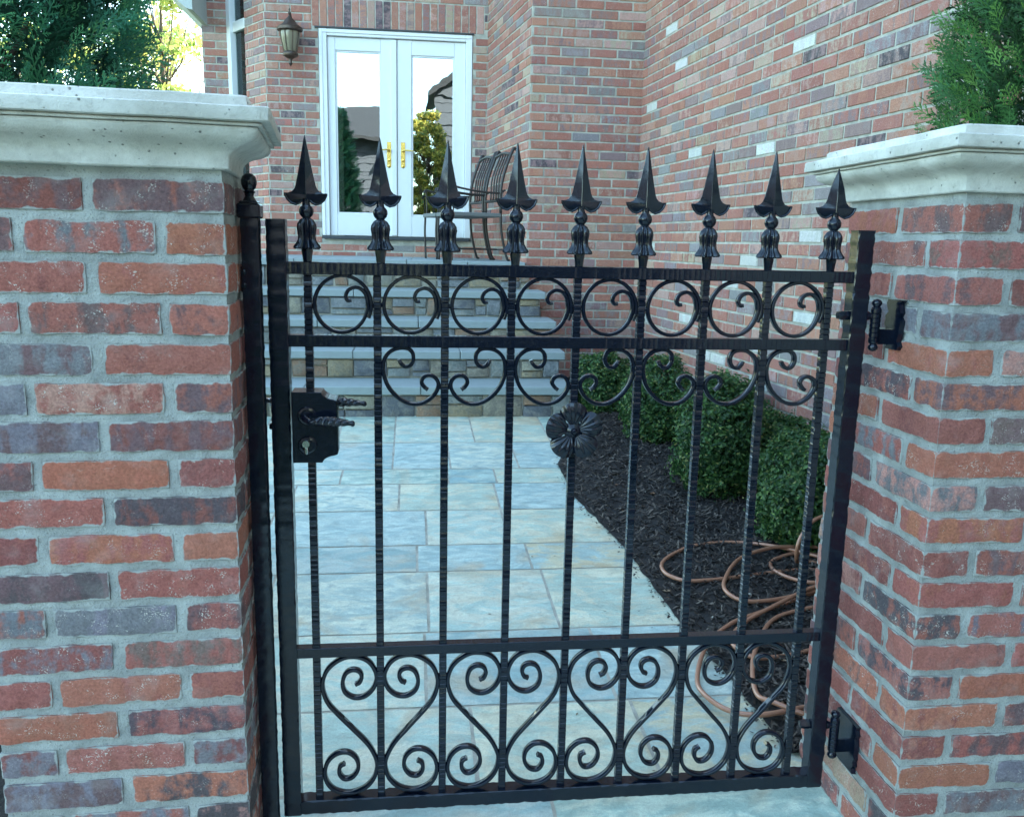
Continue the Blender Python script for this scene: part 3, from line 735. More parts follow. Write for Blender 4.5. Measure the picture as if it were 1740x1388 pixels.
# ------------------------------------------------------------------ house: brick walls
H0, H1 = -1.45, 5.2
house = thing('brick_house', 'red brick house wrapped around the courtyard, white double doors above the steps', 'house', None, (.7, 7.4, gz(5.4)))
def hput(o, p=house):
    if p is house: return put(o, house)
    o.parent = p; o.location = -p.location-house.location; return o
def wall_panel(name, p0, p1, z0=H0, z1=H1, openings=(), phase=0, soldier=None, thick=.22, label=None):
    p0 = Vector((*p0, 0)); p1 = Vector((*p1, 0)); T = (p1-p0); Ln = T.length; T = T/Ln
    nrm = Vector((T.y, -T.x, 0)); mid = (p0+p1)/2
    if nrm.dot(-mid) < 0: nrm = -nrm
    def P(u, z, o): return p0+T*u+nrm*o+Vector((0, 0, z))
    bl = MB(); CH = .0677; J = .0135; BL = .202
    k0 = int(math.floor((z0-PZ0)/CH)); k1 = int((z1-PZ0)/CH)
    def onebrick(a, b, za, zb, vert=False):
        c1, c2, mix, wh = pick(False); seed = random.uniform(0, 80)
        o = random.uniform(.0035, .0065); i_ = .0022; j = lambda: random.uniform(-.0014, .0014)
        rg = [(a, za), (b, za), (b, zb), (a, zb)]; r2 = [(a+i_, za+i_), (b-i_, za+i_), (b-i_, zb-i_), (a+i_, zb-i_)]
        jj = [(j(), j()) for _ in range(4)]
        vs = [P(u+d[0], z+d[1], -.003) for (u, z), d in zip(rg, jj)]+[P(u+d[0], z+d[1], o-.002) for (u, z), d in zip(rg, jj)]+[P(u+d[0], z+d[1], o) for (u, z), d in zip(r2, jj)]
        fs = [(8, 9, 10, 11)]+[(k, (k+1) % 4, 4+(k+1) % 4, 4+k) for k in range(4)]+[(4+k, 4+(k+1) % 4, 8+(k+1) % 4, 8+k) for k in range(4)]
        uv = [(u, z) for u, z in rg]*3
        if vert: bcs = [(z, u, seed) for u, z in uv]
        else: bcs = [(u, z, seed) for u, z in uv]
        bl.add(vs, fs, c1=np.tile(c1, (12, 1)), c2=np.tile(c2, (12, 1)), bc=np.array(bcs), prm=np.tile((.02, mix, wh), (12, 1)))
    for k in range(k0, k1):
        zc = PZ0+CH*k; za, zb = zc-.0272, zc+.0272
        u = -BL+((k+phase) % 2)*(BL+J)/2+random.uniform(-.003, .003); 
        while u < Ln:
            a, b = max(u, .001), min(u+BL, Ln-.001); u += BL+J
            segs = [(a, b)]
            for (ou0, ou1, oz0, oz1) in openings:
                if zb > oz0+.004 and za < oz1-.004:
                    ns = []
                    for s0, s1 in segs:
                        if s1 <= ou0 or s0 >= ou1: ns.append((s0, s1)); continue
                        if s0 < ou0: ns.append((s0, ou0-.004))
                        if s1 > ou1: ns.append((ou1+.004, s1))
                    segs = ns
            for s0, s1 in segs:
                if s1-s0 > .02: onebrick(s0, s1, za, zb)
    if soldier:
        su0, su1, sz0, sz1 = soldier; kk = [k for k in range(k0, k1) if PZ0+CH*k-.0272 >= openings[1][3]-.004][0]; sz1 = PZ0+CH*kk-.0272-.010; n_ = int((su1-su0)/.0675)
        for i in range(n_):
            a = su0+(su1-su0)*i/n_; onebrick(a+.005, a+(su1-su0)/n_-.005, sz0+.003, sz1-.003, True)
    w = hput(bl.build('brick_wall', M['hbrick']))
    if label: w['label'] = label
    mo = MB(); cuts = sorted({0.0, Ln} | {c for o in openings[:1] for c in o[:2]})
    if openings:
        o = openings[0]; rects = [(0, o[0], z0, z1), (o[1], Ln, z0, z1), (o[0], o[1], z0, o[2]), (o[0], o[1], o[3], z1)]
    else: rects = [(0, Ln, z0, z1)]
    for a, b, c, d in rects:
        if b-a < .004 or d-c < .004: continue
        q = [P(a, c, 0), P(b, c, 0), P(b, d, 0), P(a, d, 0), P(a, c, -thick), P(b, c, -thick), P(b, d, -thick), P(a, d, -thick)]
        mo.add(q, [(0, 1, 2, 3), (5, 4, 7, 6), (0, 4, 5, 1), (3, 2, 6, 7), (0, 3, 7, 4), (1, 5, 6, 2)])
    m2 = mo.build('mortar', M['hmortar']); m2.parent = w; m2.location = (0, 0, 0)
    return P
D = 8.15; A0 = (-1.27, D); A1 = (.682, D)
PD = -.145                               # porch level
dx0, dx1, dz0, dz1 = -.812, .545, PD+.150, 1.815
wall_panel('w', A0, A1, openings=[(dx0-A0[0], dx1-A0[0], dz0-.0, dz1), (dx0-A0[0]-.055, dx1-A0[0]+.10, dz1-.01, dz1+.19)], soldier=(dx0-A0[0]-.055, dx1-A0[0]+.10, dz1+.008, dz1+.197), label='brick wall around the white double doors with a soldier course above')
C1 = (.89, 6.75); C2 = (1.755, 6.75); C3 = (1.755+.086*6.2, .55)
wall_panel('w', A1, C1, phase=1)
wall_panel('w', C1, C2)
WF = .055
wall_panel('w', C2, C3, phase=1, label='long brick wall with scattered white bricks on the right side of the courtyard')
WF = .006
B1 = (-1.27-.39*math.sin(R(35)), D+.39*math.cos(R(35)))
B2 = (-1.27-.75*math.sin(R(35)), D+.75*math.cos(R(35)))
B3 = (B2[0]-.235, B2[1])
wall_panel('w', A0, B1, phase=1)
wall_panel('w', B2, B3)
# bay window between the two brick piers
def along(s): return Vector((-1.27-s*math.sin(R(35)), D+s*math.cos(R(35)), 0))
nb_ = Vector((-math.cos(R(35)), -math.sin(R(35)), 0))
wf = MB(); Tm = np.array([[-math.sin(R(35)), nb_.x, 0], [math.cos(R(35)), nb_.y, 0], [0, 0, 1]])
def wbx(s0, s1, z0, z1, o0, o1): 
    c = along((s0+s1)/2)+nb_*((o0+o1)/2); c.z = (z0+z1)/2; return (c, (s1-s0, abs(o1-o0), z1-z0))
for a in ((.385, .43, -1.3, 5.2, -.06, -.02), (.68, .765, -1.3, 5.2, -.06, .01), (.43, .68, 1.86, 1.95, -.06, -.015), (.43, .68, -.28, -.2, -.06, -.01), (.43, .68, 4.1, 5.2, -.06, -.01)):
    c, d = wbx(*a); wf.rbox(c, d, .004, Tm)
wo = hput(wf.build('window', M['white'], None, 30)); wo['label'] = 'tall narrow white framed side window beside the wall lantern'
wg = MB(); 
for z0, z1 in ((-.2, 1.86), (1.95, 4.1)):
    c, d = wbx(.425, .685, z0, z1, -.05, -.044); wg.rbox(c, d, .001, Tm)
wl = wg.build('glass_pane', M['winglass']); wl.parent = wo; wl.location = (0, 0, 0)
wr = MB(); c, d = wbx(.36, .80, -1.3, 5.2, -.085, -.075); wr.rbox(c, d, .001, Tm); wl = wr.build('unlit_room_panel', M['dark']); wl.parent = wo; wl.location = (0, 0, 0)  # dark-coloured sheet close behind the glass, standing in for the unlit room
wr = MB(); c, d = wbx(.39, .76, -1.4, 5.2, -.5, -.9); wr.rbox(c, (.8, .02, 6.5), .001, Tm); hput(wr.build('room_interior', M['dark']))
# eave at the far left
ev = MB(); ev.add([(-2.35, 8.2, 2.62), (-1.88, 8.2, 2.62), (-1.88, 10.5, 2.62), (-2.35, 10.5, 2.62), (-2.35, 8.2, 2.30), (-2.28, 8.2, 2.22), (-1.93, 8.2, 1.93), (-1.88, 8.2, 1.92), (-2.35, 10.5, 2.30), (-2.28, 10.5, 2.22), (-1.93, 10.5, 1.93), (-1.88, 10.5, 1.92)],
       [(0, 1, 2, 3), (0, 4, 5, 6, 7, 1), (3, 8, 9, 10, 11, 2), (4, 5, 9, 8), (5, 6, 10, 9), (6, 7, 11, 10), (0, 3, 8, 4), (1, 7, 11, 2)])
hput(ev.build('eave', M['eave']))
# roof slab and rear volume so the house really casts its shade
rf = MB(); rf.add([(-2.3, 7.7, 5.2), (1.6, 6.3, 5.2), (2.3, -2.2, 5.2), (8.2, -2.2, 5.2), (8.2, 15, 5.2), (-2.3, 15, 5.2), (-1.2, 11, 7.4), (4.8, 11, 7.6), (5.2, -1.8, 7.4)],
       [(0, 1, 7, 6), (1, 2, 8, 7), (2, 3, 8), (3, 4, 7, 8), (4, 5, 6, 7), (5, 0, 6), (0, 5, 4, 3, 2, 1)]); hput(rf.build('roof', M['roof']))
rv = MB(); rv.box(2.6, 8.0, -2.0, 6.2, H0, 5.19); rv.box(1.0, 8.0, 8.6, 14.8, H0, 5.19); rv.box(-1.9, 1.0, 11.5, 14.8, H0, 5.19); hput(rv.build('rear_wall', M['hmortar']))
s2 = MB(); s2.box(C3[0], 2.6, -2.0, C3[1], H0, 5.19); hput(s2.build('side_wall', M['hmortar']))
# double door
fr = MB(); yb0, yb1 = D-.012, D+.10
def fbox(mb, x0, x1, z0, z1, a=yb0, b=yb1, bv=.004): mb.box(x0, x1, a, b, z0, z1, bv)
fbox(fr, dx0+.004, dx0+.072, dz0+.03, dz1-.004); fbox(fr, dx1-.060, dx1-.004, dz0+.03, dz1-.004); fbox(fr, dx0+.072, dx1-.060, dz1-.062, dz1-.004, yb0+.002, yb1)
fbox(fr, dx0+.020, dx0+.034, dz0+.03, dz1-.02, yb0-.008, yb0+.01, .002); fbox(fr, dx0+.03, dx1-.02, dz1-.038, dz1-.026, yb0-.008, yb0+.01, .002)
dfr = hput(fr.build('door_frame', M['white'], None, 30))
th = MB(); fbox(th, dx0+.01, dx1-.01, dz0-.0, dz0+.028, D-.05, D+.1); o = th.build('threshold', M['seal'], None, 30); o.parent = dfr; o.location = (0, 0, 0)
lt = MB(); lt.box(dx0-.03, dx1+.01, D-.022, D+.08, dz1-.003, dz1+.010, .002); o = lt.build('steel_lintel', M['seal']); o.parent = dfr; o.location = (0, 0, 0)
def door(x0, x1, gx0, gx1, gz0, gz1, hx, side, lab):
    z0, z1 = dz0+.032, dz1-.066; y0, y1 = D+.018, D+.062
    d = MB(); e = .0007
    d.box(x0, gx0, y0, y1, z0, z1, .003); d.box(gx1, x1, y0, y1, z0, z1, .003)
    d.box(gx0+e, gx1-e, y0+.001, y1, gz1, z1-e, .003); d.box(gx0+e, gx1-e, y0+.001, y1, z0+e, gz0, .003)
    b = .014                                                       # glazing bead
    d.box(gx0+e, gx0+b, y0+.010, y1, gz0+e, gz1-e, .002); d.box(gx1-b, gx1-e, y0+.010, y1, gz0+e, gz1-e, .002)
    d.box(gx0+b, gx1-b, y0+.011, y1, gz1-b, gz1-e, .002); d.box(gx0+b, gx1-b, y0+.011, y1, gz0+e, gz0+b, .002)
    do = hput(d.build('door', M['white'], None, 30)); do['label'] = lab
    def sub(mb, nm, mat, sm=None):
        o = mb.build(nm, M[mat], None, sm); o.parent = do; o.location = (0, 0, 0); return o
    g = MB(); g.box(gx0+.008, gx1-.008, y0+.022, y0+.028, gz0+.008, gz1-.008); sub(g, 'glass_pane', 'glass')
    h = MB(); h.box(hx-.019, hx+.019, y0-.005, y0+.001, .655, .875, .0025); h.lathe((hx, y0-.004, .665), [(.001, -.002), (.012, -.001), (.019, .004)], 16, None, 'y')
    h.lathe((hx, y0-.005, .715), [(.001, -.010), (.011, -.009), (.014, 0)], 14, None, 'y')
    h.tube([(hx, y0-.004, .80), (hx, y0-.045, .80), (hx+side*.02, y0-.052, .803), (hx+side*.095, y0-.050, .797)], [.009, .008, .008, .006], 10); sub(h, 'handle', 'brass', 40)
    return do
sp = -.128
door(dx0+.074, sp-.002, -.672, -.272, .232, 1.640, -.203, -1, 'left white door leaf whose glass mirrors bright sky')
door(sp+.002, dx1-.062, .000, .383, .225, 1.625, -.078, 1, 'right white door leaf whose glass mirrors a grey gable and a tree')
ast = MB(); ast.box(sp-.055, sp-.006, D+.004, D+.0175, dz0+.04, dz1-.07, .003); o = ast.build('astragal', M['white'], None, 30); o.parent = dfr; o.location = (0, 0, 0)
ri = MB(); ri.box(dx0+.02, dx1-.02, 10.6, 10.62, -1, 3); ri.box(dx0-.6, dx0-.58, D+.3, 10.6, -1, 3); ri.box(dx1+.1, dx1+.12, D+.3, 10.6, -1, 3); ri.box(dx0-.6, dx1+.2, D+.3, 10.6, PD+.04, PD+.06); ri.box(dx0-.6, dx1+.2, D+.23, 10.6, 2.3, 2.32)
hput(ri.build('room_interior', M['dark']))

# wall lantern
ln = thing('wall_lantern', 'bronze wall lantern with ribbed seeded glass left of the white doors', 'lantern', None, (-1.035, D, 1.68))
lx, ly = -1.035, D-.15
b = MB(); b.lathe((lx, ly, 0), [(.001, 1.925), (.008, 1.915), (.005, 1.90), (.012, 1.885), (.006, 1.87), (.014, 1.855), (.030, 1.84), (.040, 1.83), (.060, 1.80), (.098, 1.775), (.106, 1.768), (.106, 1.745), (.092, 1.735), (.085, 1.735)], 24, lambda h: (.03, 8))
b.tube([(lx, ly, 1.84), (lx, ly+.05, 1.90), (lx, D-.012, 1.86)], .007, 8); b.lathe((lx, D-.008, 1.80), [(.001, -.012), (.03, -.010), (.045, 0), (.045, .006)], 20, None, 'y'); put(b.build('lantern_roof', M['bronze'], None, 40), ln)
b = MB(); b.lathe((lx, ly, 0), [(.082, 1.735), (.084, 1.72), (.072, 1.66), (.060, 1.60), (.050, 1.575), (.030, 1.57)], 32, lambda h: (.05, 8)); put(b.build('glass_shade', M['seed'], None, 50), ln)
b = MB(); b.lathe((lx, ly, 0), [(.05, 1.577), (.062, 1.565), (.066, 1.553), (.060, 1.538), (.035, 1.525), (.016, 1.515), (.011, 1.49), (.016, 1.478), (.010, 1.468), (.001, 1.455)], 24)
for k in range(8):
    a = 2*math.pi*k/8+.39; b.tube([(lx+.086*math.cos(a), ly+.086*math.sin(a), 1.74), (lx+.075*math.cos(a), ly+.075*math.sin(a), 1.66), (lx+.056*math.cos(a), ly+.056*math.sin(a), 1.57)], .0035, 6)
put(b.build('lantern_base', M['bronze'], None, 40), ln)

# ------------------------------------------------------------------ steps of bluestone treads over rubble risers
steps = thing('stone_steps', 'bluestone steps with rubble stone risers climbing to the doors', 'steps', None, (0, 5.4, gz(5.4)))
TY = [5.35, 5.68, 6.01, 6.34, 6.67]; TZ = [-.898, -.715, -.540, -.352, PD]; XE = [1.06, 1.03, 1.02, .99, .95]
SC = [((.21, .19, .155), (.29, .26, .20)), ((.16, .175, .185), (.24, .25, .25)), ((.29, .235, .15), (.22, .20, .15)), ((.34, .31, .23), (.25, .24, .20)), ((.12, .13, .145), (.20, .20, .19)), ((.27, .17, .11), (.22, .18, .14)), ((.19, .21, .20), (.27, .27, .24))]
for k in range(5):
    y, z, xe = TY[k], TZ[k], XE[k]; xl = -1.45
    zb = gz(5.4)-.03 if k == 0 else TZ[k-1]
    # riser
    r = MB(); yr = y+.030; zt = z-.052
    x = xl
    while x < xe-.04:
        w = random.uniform(.07, .26); x2 = min(x+w, xe-.035)
        if xe-.035-x2 < .05: x2 = xe-.035
        cuts = [zb+.006, zt-.006]
        if zt-zb > .09 and random.random() < .55: cuts.insert(1, zb+(zt-zb)*random.uniform(.3, .7))
        for c0, c1_ in zip(cuts[:-1], cuts[1:]):
            ca, cb = random.choice(SC); sd = random.uniform(0, 40); o = random.uniform(0, .014)
            j = lambda: random.uniform(-.006, .006); e = .005
            pr = [(x+e+j(), c0+e*.6+j()*.5), (x2-e+j(), c0+e*.6+j()*.5), (x2-e+j(), c1_-e*.6+j()*.5), (x+e+j(), c1_-e*.6+j()*.5)]
            cm = (sum(p[0] for p in pr)/4, sum(p[1] for p in pr)/4)
            vs = [(p[0], yr+.03, p[1]) for p in pr]+[(p[0], yr-o+.004, p[1]) for p in pr]+[(p[0]+(cm[0]-p[0])*.12, yr-o-.004, p[1]+(cm[1]-p[1])*.14) for p in pr]
            bc_ = np.array([(v[0], v[2], sd) for v in vs])
            r.add(vs, [(8, 9, 10, 11)]+[(i, (i+1) % 4, 4+(i+1) % 4, 4+i) for i in range(4)]+[(4+i, 4+(i+1) % 4, 8+(i+1) % 4, 8+i) for i in range(4)],
                  c1=np.tile((*ca, 1), (12, 1)), c2=np.tile((*cb, 1), (12, 1)), bc=bc_)
        x = x2
    ro_ = put(r.build('riser', M['stone'], None, 50), steps)
    bk = MB(); y_end = (TY[k+1] if k < 4 else D-.02)
    bk.box(xl, xe-.04, yr+.012, 8.1, zb-.05+.001*k, zt-.002*k-.001); mo_ = bk.build('mortar', M['joint']); mo_.parent = ro_; mo_.location = (0, 0, 0)
    # tread slabs
    t = MB(); xs = [xl, xl+random.uniform(.7, 1.1), random.uniform(.0, .35), xe]
    yb_ = y+.40 if k < 4 else D-.0155
    for a, b_ in zip(xs[:-1], xs[1:]): t.box(a+.002, b_-.002, y, yb_-.002*k, z-.052, z, .0045)
    if k == 4:
        t = MB()
        for ya, yb2 in ((y, 7.12), (7.12, 7.66), (7.66, D-.0155)):
            xs = [xl, random.uniform(-.9, -.6), random.uniform(-.2, .1), random.uniform(.3, .5), .84 if ya > 6.8 else .875]
            for a, b_ in zip(xs[:-1], xs[1:]): t.box(a+.003, b_-.003, ya+.003, yb2-.003, z-.052, z, .004)
    put(t.build('porch_slab' if k == 4 else 'tread', M['tread'], None, 30), steps)

# ------------------------------------------------------------------ paving
def edge_x(y):
    K = [(1.4, 1.0), (1.887, .987), (1.972, .977), (2.254, .954), (2.64, .902), (3.276, .863), (3.87, .765), (4.365, .770), (4.863, .913), (5.3, 1.10), (6.8, 1.12)]
    for (a, xa), (b_, xb) in zip(K[:-1], K[1:]):
        if y <= b_: return xa+(xb-xa)*max(0, (y-a))/(b_-a)
    return K[-1][1]
rows = [(5.45, 4.80, [-1.3, -.86, -.42, -.10, .36, .80, 1.35]), (4.80, 4.32, [-1.3, -.62, -.10, .20, .56, 1.2]), (4.32, 4.09, [-1.3, -.35, .18, .42, 1.2]), (4.09, 3.73, [-1.3, -.55, -.06, .40, .95]),
        (3.73, 3.34, [-1.3, -.60, .06, .40, 1.1]), (3.34, 3.09, [-.74, .02, .46, 1.1]), (3.09, 2.63, [-.74, -.5, .055, .49, 1.15]), (2.63, 2.21, [-.74, -.45, .04, .585, 1.2]),
        (2.21, 1.87, [-.74, .16, .62, 1.2]), (1.87, 1.40, [-.74, -.32, .33, 1.2]), (1.40, .80, [-.74, -.2, .5, 1.0, 1.6]), (.8, .2, [-1.6, -.6, .1, .8, 1.6]), (.2, -.5, [-1.6, -.9, -.1, .5, 1.6]), (-.5, -1.3, [-1.6, -.5, .4, 1.1, 1.6])]
FCB = [((.550, .597, .556), (.374, .462, .450)), ((.702, .702, .608), (.491, .573, .526)), ((.339, .439, .439), (.480, .556, .515)), ((.714, .690, .573), (.503, .567, .503)), ((.409, .503, .462), (.585, .638, .562)), ((.667, .620, .491), (.445, .515, .486)), ((.480, .556, .526), (.655, .679, .597)), ((.445, .532, .515), (.562, .626, .585))]
pv = MB(); pj = MB()
def slab(x0, x1, y0, y1, c):
    sd = random.uniform(0, 50); e = .0050; nx = max(2, int((x1-x0)/.03)); ny = max(2, int((y1-y0)/.03)); vs = []; bc = []
    for j in range(ny+1):
        for i in range(nx+1):
            x = x0+e+(x1-x0-2*e)*i/nx; y = y0+e+(y1-y0-2*e)*j/ny
            b_ = i in (0, nx) or j in (0, ny)
            wob = .0022*noise.noise(Vector((x*22, y*22, sd)))
            z = gz(y)+.0012*noise.noise(Vector((x*5, y*9, sd)))-(.0012 if b_ else 0)
            vs.append((x+(wob if i in (0, nx) else 0), y+(wob if j in (0, ny) else 0), z)); bc.append((x, y, sd))
    k = len(vs); pv.add(vs, [(j*(nx+1)+i, j*(nx+1)+i+1, (j+1)*(nx+1)+i+1, (j+1)*(nx+1)+i) for j in range(ny) for i in range(nx)], c1=np.tile((*c[0], 1), (k, 1)), c2=np.tile((*c[1], 1), (k, 1)), bc=np.array(bc))
prev = -1
for y1, y0, xs in rows:
    for a, b_ in zip(xs[:-1], xs[1:]):
        k = random.choice([i for i in range(len(FCB)) if i != prev]); prev = k
        slab(a, b_, y0, y1, FCB[k])
o = pv.build('path', M['flag'], None, 60); tag(o, kind='structure')
pj.add([(-1.62, -1.3, gz(-1.3)-.0028), (1.62, -1.3, gz(-1.3)-.0028), (1.3, 5.5, gz(5.5)-.0028), (-1.4, 5.5, gz(5.5)-.0028)], [(0, 1, 2, 3)]); tag(pj.build('path_bedding', M['joint']), kind='structure')
g_ = MB(); 
gxs = [-80, -20, -1.7, 2.0, 20, 80]; gys = [-60, -14, -1.3, 5.6, 9, 20, 90]
vs = [(x, y, gz(max(-1.3, min(y, 5.6)))-.035) for y in gys for x in gxs]
g_.add(vs, [(j*6+i, j*6+i+1, (j+1)*6+i+1, (j+1)*6+i) for j in range(6) for i in range(5)]); tag(g_.build('ground', M['lawn']), kind='structure')

# ------------------------------------------------------------------ planting bed: mulch
def wall_x(y): return 1.755+.086*(6.75-y) if y < 6.75 else 1.755
ml = MB(); NY, NX = 190, 46; vs = []; cc = []
YS = [1.93+(6.74-1.93)*j/NY for j in range(NY+1)]
def mulch_z(x, y, u):
    return gz(min(y, 5.5))+.004+.030*min(1, u*6)+.012*noise.noise(Vector((x*7, y*7, 0)))*min(1, u*10)+.008*noise.noise(Vector((x*25, y*25, 3)))*min(1, u*10)
def ex2(y): return edge_x(y) if y < 5.3 else 1.03
for y in YS:
    a, b_ = ex2(y), wall_x(y)-.001
    for i in range(NX+1):
        u = i/NX; x = a+(b_-a)*u+(noise.noise(Vector((y*14, 0, 0)))*.010*(1-u)); vs.append((x, y, mulch_z(x, y, u))); cc.append((.014, .012, .012, 1))
ml.add(vs, [(j*(NX+1)+i, j*(NX+1)+i+1, (j+1)*(NX+1)+i+1, (j+1)*(NX+1)+i) for j in range(NY) for i in range(NX)], c1=np.array(cc))
def slivers(mb, n, fy, fx, zf, lmin, lmax, cols):
    V = np.zeros((n*4, 3)); CC = np.zeros((n*4, 4)); F = []
    for k in range(n):
        y = fy(); x = fx(y); z = zf(x, y); L_ = random.uniform(lmin, lmax); w = random.uniform(.0014, .0055)
        a = random.uniform(0, 6.283); t = random.uniform(-.5, .7); d = Vector((math.cos(a)*math.cos(t), math.sin(a)*math.cos(t), math.sin(t)))
        s_ = d.cross(Vector((random.uniform(-.6, .6), random.uniform(-.6, .6), 1))).normalized()*w
        p = Vector((x, y, z+.003+random.random()*.009)); V[k*4:k*4+4] = [p-d*L_/2-s_*.5, p-d*L_/2+s_*.5, p+d*L_/2+s_, p+d*L_/2-s_]
        c = random.choice(cols); CC[k*4:k*4+4] = (*c, 1); F.append((k*4, k*4+1, k*4+2, k*4+3))
    mb.add(V, F, c1=CC)
MC = [(.014, .012, .011), (.026, .021, .018), (.045, .036, .030), (.075, .058, .047), (.032, .025, .021), (.018, .015, .013), (.12, .096, .078)]
def ryy(): return 1.93+3.6*random.random()**1.5
def rxx(y): a = edge_x(y); return a+.002+(wall_x(y)-a-.01)*random.random()
slivers(ml, 24000, ryy, rxx, lambda x, y: mulch_z(x, y, (x-edge_x(y))/(wall_x(y)-edge_x(y))), .010, .045, MC)
# a few crumbs spilled on the flags at the border
slivers(ml, 260, ryy, lambda y: edge_x(y)-abs(random.gauss(0, .018)), lambda x, y: gz(y)-.002, .004, .014, MC)
tag(ml.build('mulch', M['mulch']), 'dark shredded bark mulch in the bed beside the path', 'mulch', None, 'stuff')
# pale dry leaves and chips lying on the bed
dl = MB()
for k in range(150):
    y = ryy(); x = rxx(y); u = (x-edge_x(y))/(wall_x(y)-edge_x(y)); z = mulch_z(x, y, u)+.008; s_ = random.uniform(.004, .011) if k > 16 else random.uniform(.011, .020)
    c = random.choice([(.45, .40, .30), (.38, .27, .17), (.30, .16, .09), (.5, .47, .4)]); a = random.uniform(0, 6.3)
    d = Vector((math.cos(a), math.sin(a), random.uniform(-.2, .3))); e = Vector((-math.sin(a), math.cos(a), random.uniform(-.2, .3))); p = Vector((x, y, z))
    vs = [p-d*s_, p-d*s_*.2+e*s_*.5+Vector((0, 0, .003)), p+d*s_, p-d*s_*.1-e*s_*.45]
    dl.add(vs, [(0, 1, 2), (0, 2, 3)], c1=np.tile((*c, 1), (4, 1)))
for k in range(34):
    y = random.uniform(1.5, 4.8); x = edge_x(y)-abs(random.gauss(0, .28))-.01; z = gz(y)+.003; s_ = random.uniform(.003, .008); a = random.uniform(0, 6.3)
    d = Vector((math.cos(a), math.sin(a), .05)); e = Vector((-math.sin(a), math.cos(a), .1)); p = Vector((x, y, z)); c = random.choice([(.10, .08, .05), (.05, .04, .03), (.2, .13, .07)])
    dl.add([p-d*s_, p+e*s_*.4, p+d*s_, p-e*s_*.35], [(0, 1, 2), (0, 2, 3)], c1=np.tile((*c, 1), (4, 1)))
tag(dl.build('leaf_litter', M['leaf']), 'small dry leaves scattered over the dark mulch', 'dry leaves', None, 'stuff')
# soil left of the path
so = MB(); so.add([(-6, 1.75, gz(1.75)+.006), (-.745, 1.75, gz(1.75)+.006), (-.745, 3.33, gz(3.33)+.006), (-6, 3.33, gz(3.33)+.006)], [(0, 1, 2, 3)]); tag(so.build('garden_soil', M['soil']), kind='structure')

# ------------------------------------------------------------------ foliage
def leaves(mb, P, Nn, size, cols, asp=.55, flat=.5, fold=.25):
    n = len(P); rd = rng.normal(size=(n, 3)); d = rd-(np.sum(rd*Nn, 1)[:, None]*Nn)*flat; d /= np.linalg.norm(d, axis=1)[:, None]
    q = Nn+rng.normal(size=(n, 3))*.55; s_ = np.cross(d, q); s_ /= np.linalg.norm(s_, axis=1)[:, None]+1e-9; up = np.cross(s_, d)
    sz = size*rng.uniform(.55, 1.45, n)[:, None]
    V = np.empty((n, 4, 3)); V[:, 0] = P; V[:, 1] = P+d*sz*.55+s_*sz*asp*.5+up*sz*fold*.4; V[:, 2] = P+d*sz; V[:, 3] = P+d*sz*.5-s_*sz*asp*.5+up*sz*fold*.4
    ci = rng.integers(0, len(cols), n); C_ = np.array(cols)[ci]*rng.uniform(.75, 1.25, n)[:, None]; C_ = np.repeat(C_, 4, 0)
    C4 = np.ones((n*4, 4)); C4[:, :3] = C_
    mb.add(V.reshape(-1, 3), [(4*i, 4*i+1, 4*i+2, 4*i+3) for i in range(n)], c1=C4)
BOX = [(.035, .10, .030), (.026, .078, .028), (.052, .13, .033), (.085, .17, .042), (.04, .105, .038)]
def boxwood(x, y, r, h, label, n=8500, ry=None):
    zb = gz(min(y, 5.4)); t = thing('boxwood', label, 'shrub', 'boxwood shrubs along the wall', (x, y, zb)); ry = ry or r
    th = rng.uniform(0, 2*math.pi, n); v = rng.uniform(0, 1, n)**.8
    ph = v*math.pi*.80                                   # from top down past the waist
    nx, ny, nz = np.sin(ph)*np.cos(th), np.sin(ph)*np.sin(th), np.cos(ph)
    e = .82; sx, sy, sz = (np.sign(a)*np.abs(a)**e for a in (nx, ny, nz))
    lum = np.array([noise.noise(Vector((a*2.6+x*9, b*2.6+y*7, c*2.6)))*.42+noise.noise(Vector((a*7+x*9, b*7, c*7)))*.24 for a, b, c in zip(nx, ny, nz)])
    dep = 1-np.abs(rng.normal(0, .09, n))*1.2+lum*.6+(rng.random(n) < .06)*rng.uniform(0, .16, n)
    cz = zb+h*.47
    P = np.stack([x+sx*r*dep, y+sy*ry*dep, cz+sz*h*.53*dep], 1); P[:, 2] = np.maximum(P[:, 2], zb+.02+rng.uniform(0, .03, n))
    f = MB(); leaves(f, P, np.stack([nx, ny, nz], 1), .021, BOX, .6)
    # new light tips
    m_ = n//5; idx = rng.choice(n, m_, False); P2 = P[idx]+np.stack([nx, ny, nz], 1)[idx]*.012; leaves(f, P2, np.stack([nx, ny, nz+.6], 1)[idx], .017, [(.15, .24, .05), (.10, .19, .045), (.07, .16, .04), (.24, .26, .08)], .5)
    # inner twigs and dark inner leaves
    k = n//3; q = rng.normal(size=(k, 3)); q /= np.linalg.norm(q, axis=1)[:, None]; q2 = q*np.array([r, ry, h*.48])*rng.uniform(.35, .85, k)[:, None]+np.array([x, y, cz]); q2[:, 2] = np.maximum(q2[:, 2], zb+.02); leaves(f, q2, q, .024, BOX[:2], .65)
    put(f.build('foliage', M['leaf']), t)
    s_ = MB()
    for k in range(9):
        a = random.uniform(0, 6.3); rr = random.uniform(.3, .8)
        s_.tube([(x+.01*math.cos(a), y+.01*math.sin(a), zb), (x+r*.4*rr*math.cos(a), y+r*.4*rr*math.sin(a), zb+h*.35), (x+r*rr*math.cos(a), y+r*rr*math.sin(a), zb+h*.75)], [.008, .006, .003], 6)
    put(s_.build('stem', M['bark']), t)
boxwood(1.25, 5.50, .185, .39, 'small boxwood farthest from the gate, next to the steps')
boxwood(1.42, 4.78, .195, .50, 'boxwood second from the steps, its top behind a hanging scroll')
